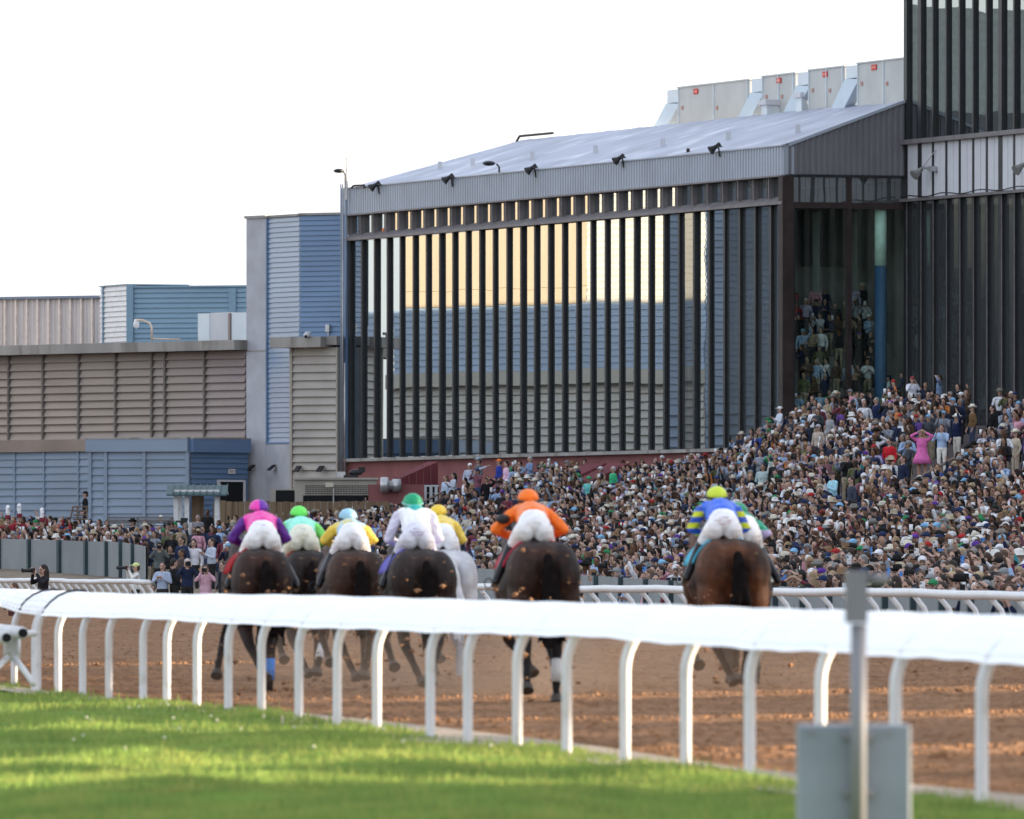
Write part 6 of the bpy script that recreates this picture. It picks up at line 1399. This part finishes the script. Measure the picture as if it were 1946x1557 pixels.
# ------------------------------------------------------------------ clods, grass, clover
r6 = np.random.RandomState(4)
mb = MB(); OCT = [(1, 0, 0), (-1, 0, 0), (0, 1, 0), (0, -1, 0), (0, 0, 1), (0, 0, -1)]; OF = [(0, 2, 4), (2, 1, 4), (1, 3, 4), (3, 0, 4), (2, 0, 5), (1, 2, 5), (3, 1, 5), (0, 3, 5)]
def clod(mbx, c, r): 
    sc = r*(.6+.8*r6.rand(6)); mbx.add([tuple(np.array(c)+np.array(o)*s_*(1, 1, .75)) for o, s_ in zip(OCT, sc)], OF)
n = 0
while n < 15000:
    px = r6.uniform(-30, 1980); py = r6.uniform(1185, 1545); X, D, Z = gpt(px, py)
    if X < 11.3-.146*D+.5 or D > 260: continue
    nx_ = 11.3-.146*D; clod(mb, (X, D, .005+.28*max(0, (X-nx_)/(xr(D)-nx_))**1.6), .01+.032*r6.rand()**3); n += 1
for Dw, xa_, xb_, nn in ((141.6, -8.5, -3.4, 700), (106., -3.5, 6, 500), (92., -1.5, 6, 500), (77.5, .3, 6, 400), (74.5, .6, 6, 400)):
    for k in range(nn):      # windrows left by the harrow
        D = Dw+r6.normal(0, .35); X = r6.uniform(xa_, xb_); nx_ = 11.3-.146*D; clod(mb, (X, D, .02+.28*max(0, (X-nx_)/(xr(D)-nx_))**1.6), .012+.03*r6.rand()**2)
tag(mb.build('loose_dirt', m_dirt), kind='stuff')
mb = MB()
for H in HORSES:
    for k in range(44):
        px = H['x']+r6.normal(0, 50); py = r6.uniform(1120, 1340)-abs(r6.normal(0, 30))*(k % 3 == 0)*2; D = F/H['s']-r6.uniform(.2, 6); X, D, Z = at(px, min(py, 1075+1.3*F/D), D); clod(mb, (X, D, Z), .012+.034*r6.rand()**3)
tag(mb.build('flying_dirt', m_dirt), kind='stuff')
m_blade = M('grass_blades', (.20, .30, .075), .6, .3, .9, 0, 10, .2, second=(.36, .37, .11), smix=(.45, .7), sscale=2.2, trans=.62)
NBL = 130000; px = r6.uniform(-40, 2000, NBL*2); py = 1300+300*r6.rand(NBL*2)**.85
D = CAMH*F/(py-HY); X = (px-CX)/F*D
keep = py > np.interp(px, GX, GY)+1; X, D = X[keep][:NBL], D[keep][:NBL]; NBL = len(X)
gz = np.array([turf_z(a, b) for a, b in zip(X, D)]); pn = np.sin(X*2.3+D*.5)*np.sin(X*.9-D*.33)+np.sin(X*4.1+D*1.3)*.5; h = (.03+.035*r6.rand(NBL))*(1+.35*pn)+.06*(r6.rand(NBL) > .975); wd = .004+.005*r6.rand(NBL); th = r6.rand(NBL)*6.283; ln = h*r6.normal(0, .35, NBL); lt = r6.rand(NBL)*6.283
base = np.stack([X, D, gz-.012], -1); dx = np.stack([np.cos(th)*wd, np.sin(th)*wd*.5, 0*wd], -1); tip = base+np.stack([np.cos(lt)*ln, np.sin(lt)*ln, h], -1)
Vg = np.stack([base-dx, base+dx, (base+tip)/2+dx*.8+np.array((0, 0, .004)), tip, (base+tip)/2-dx*.8+np.array((0, 0, .004))], 1).reshape(-1, 3)
me = bpy.data.meshes.new('grass'); me.vertices.add(len(Vg)); me.vertices.foreach_set('co', Vg.ravel().astype(np.float32)); me.loops.add(NBL*5); me.polygons.add(NBL); me.loops.foreach_set('vertex_index', np.arange(NBL*5, dtype=np.int32)); me.polygons.foreach_set('loop_start', np.arange(0, NBL*5, 5, dtype=np.int32)); me.update(calc_edges=True); me.validate()
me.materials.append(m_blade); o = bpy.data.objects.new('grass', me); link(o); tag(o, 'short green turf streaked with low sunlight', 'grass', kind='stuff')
mb = MB()
for k in range(34):
    a = r6.uniform(0, 1200); b = r6.uniform(1330, 1470)
    if b < interp(a, GX, GY)+6: continue
    X1_, D1_, _ = gpt(a, b); z = turf_z(X1_, D1_); mb.prim(ell((X1_, D1_, z+.055+.03*r6.rand()), (.011, .011, .009), 6, 5))
tag(mb.build('clover_flowers', M('clover_white', (.7, .66, .58), .8)), kind='stuff')

# thin dust thrown up behind the hooves: a real cloud standing on the track
for (px, s_, rx, ry, rz) in ((640, 172, 1.5, 6, .55), (900, 178, 1.5, 7, .6), (1250, 182, 2.2, 7, .6)):
    D = F/s_-1; V, Q = ell(((px-CX)/s_, D, .25), (rx, ry, rz), 20, 12)
    mb = MB(); mb.add([tuple(v) for v in V], Q); m = bpy.data.materials.new('dust_air'); m.use_nodes = True; nt = m.node_tree; nt.nodes.remove(nt.nodes['Principled BSDF'])
    pv = nt.nodes.new('ShaderNodeVolumePrincipled'); pv.inputs['Color'].default_value = (.85, .62, .45, 1); tc = nt.nodes.new('ShaderNodeTexCoord'); nz = nt.nodes.new('ShaderNodeTexNoise'); nz.inputs['Scale'].default_value = 1.1; nz.inputs['Detail'].default_value = 2; nt.links.new(tc.outputs['Object'], nz.inputs['Vector'])
    mr = nt.nodes.new('ShaderNodeMapRange'); mr.inputs[1].default_value = .4; mr.inputs[2].default_value = .75; mr.inputs[3].default_value = 0; mr.inputs[4].default_value = .055; nt.links.new(nz.outputs['Fac'], mr.inputs[0]); nt.links.new(mr.outputs[0], pv.inputs['Density']); nt.links.new(pv.outputs[0], nt.nodes['Material Output'].inputs['Volume'])
    tag(mb.build('dust', m, smooth=True), kind='stuff')
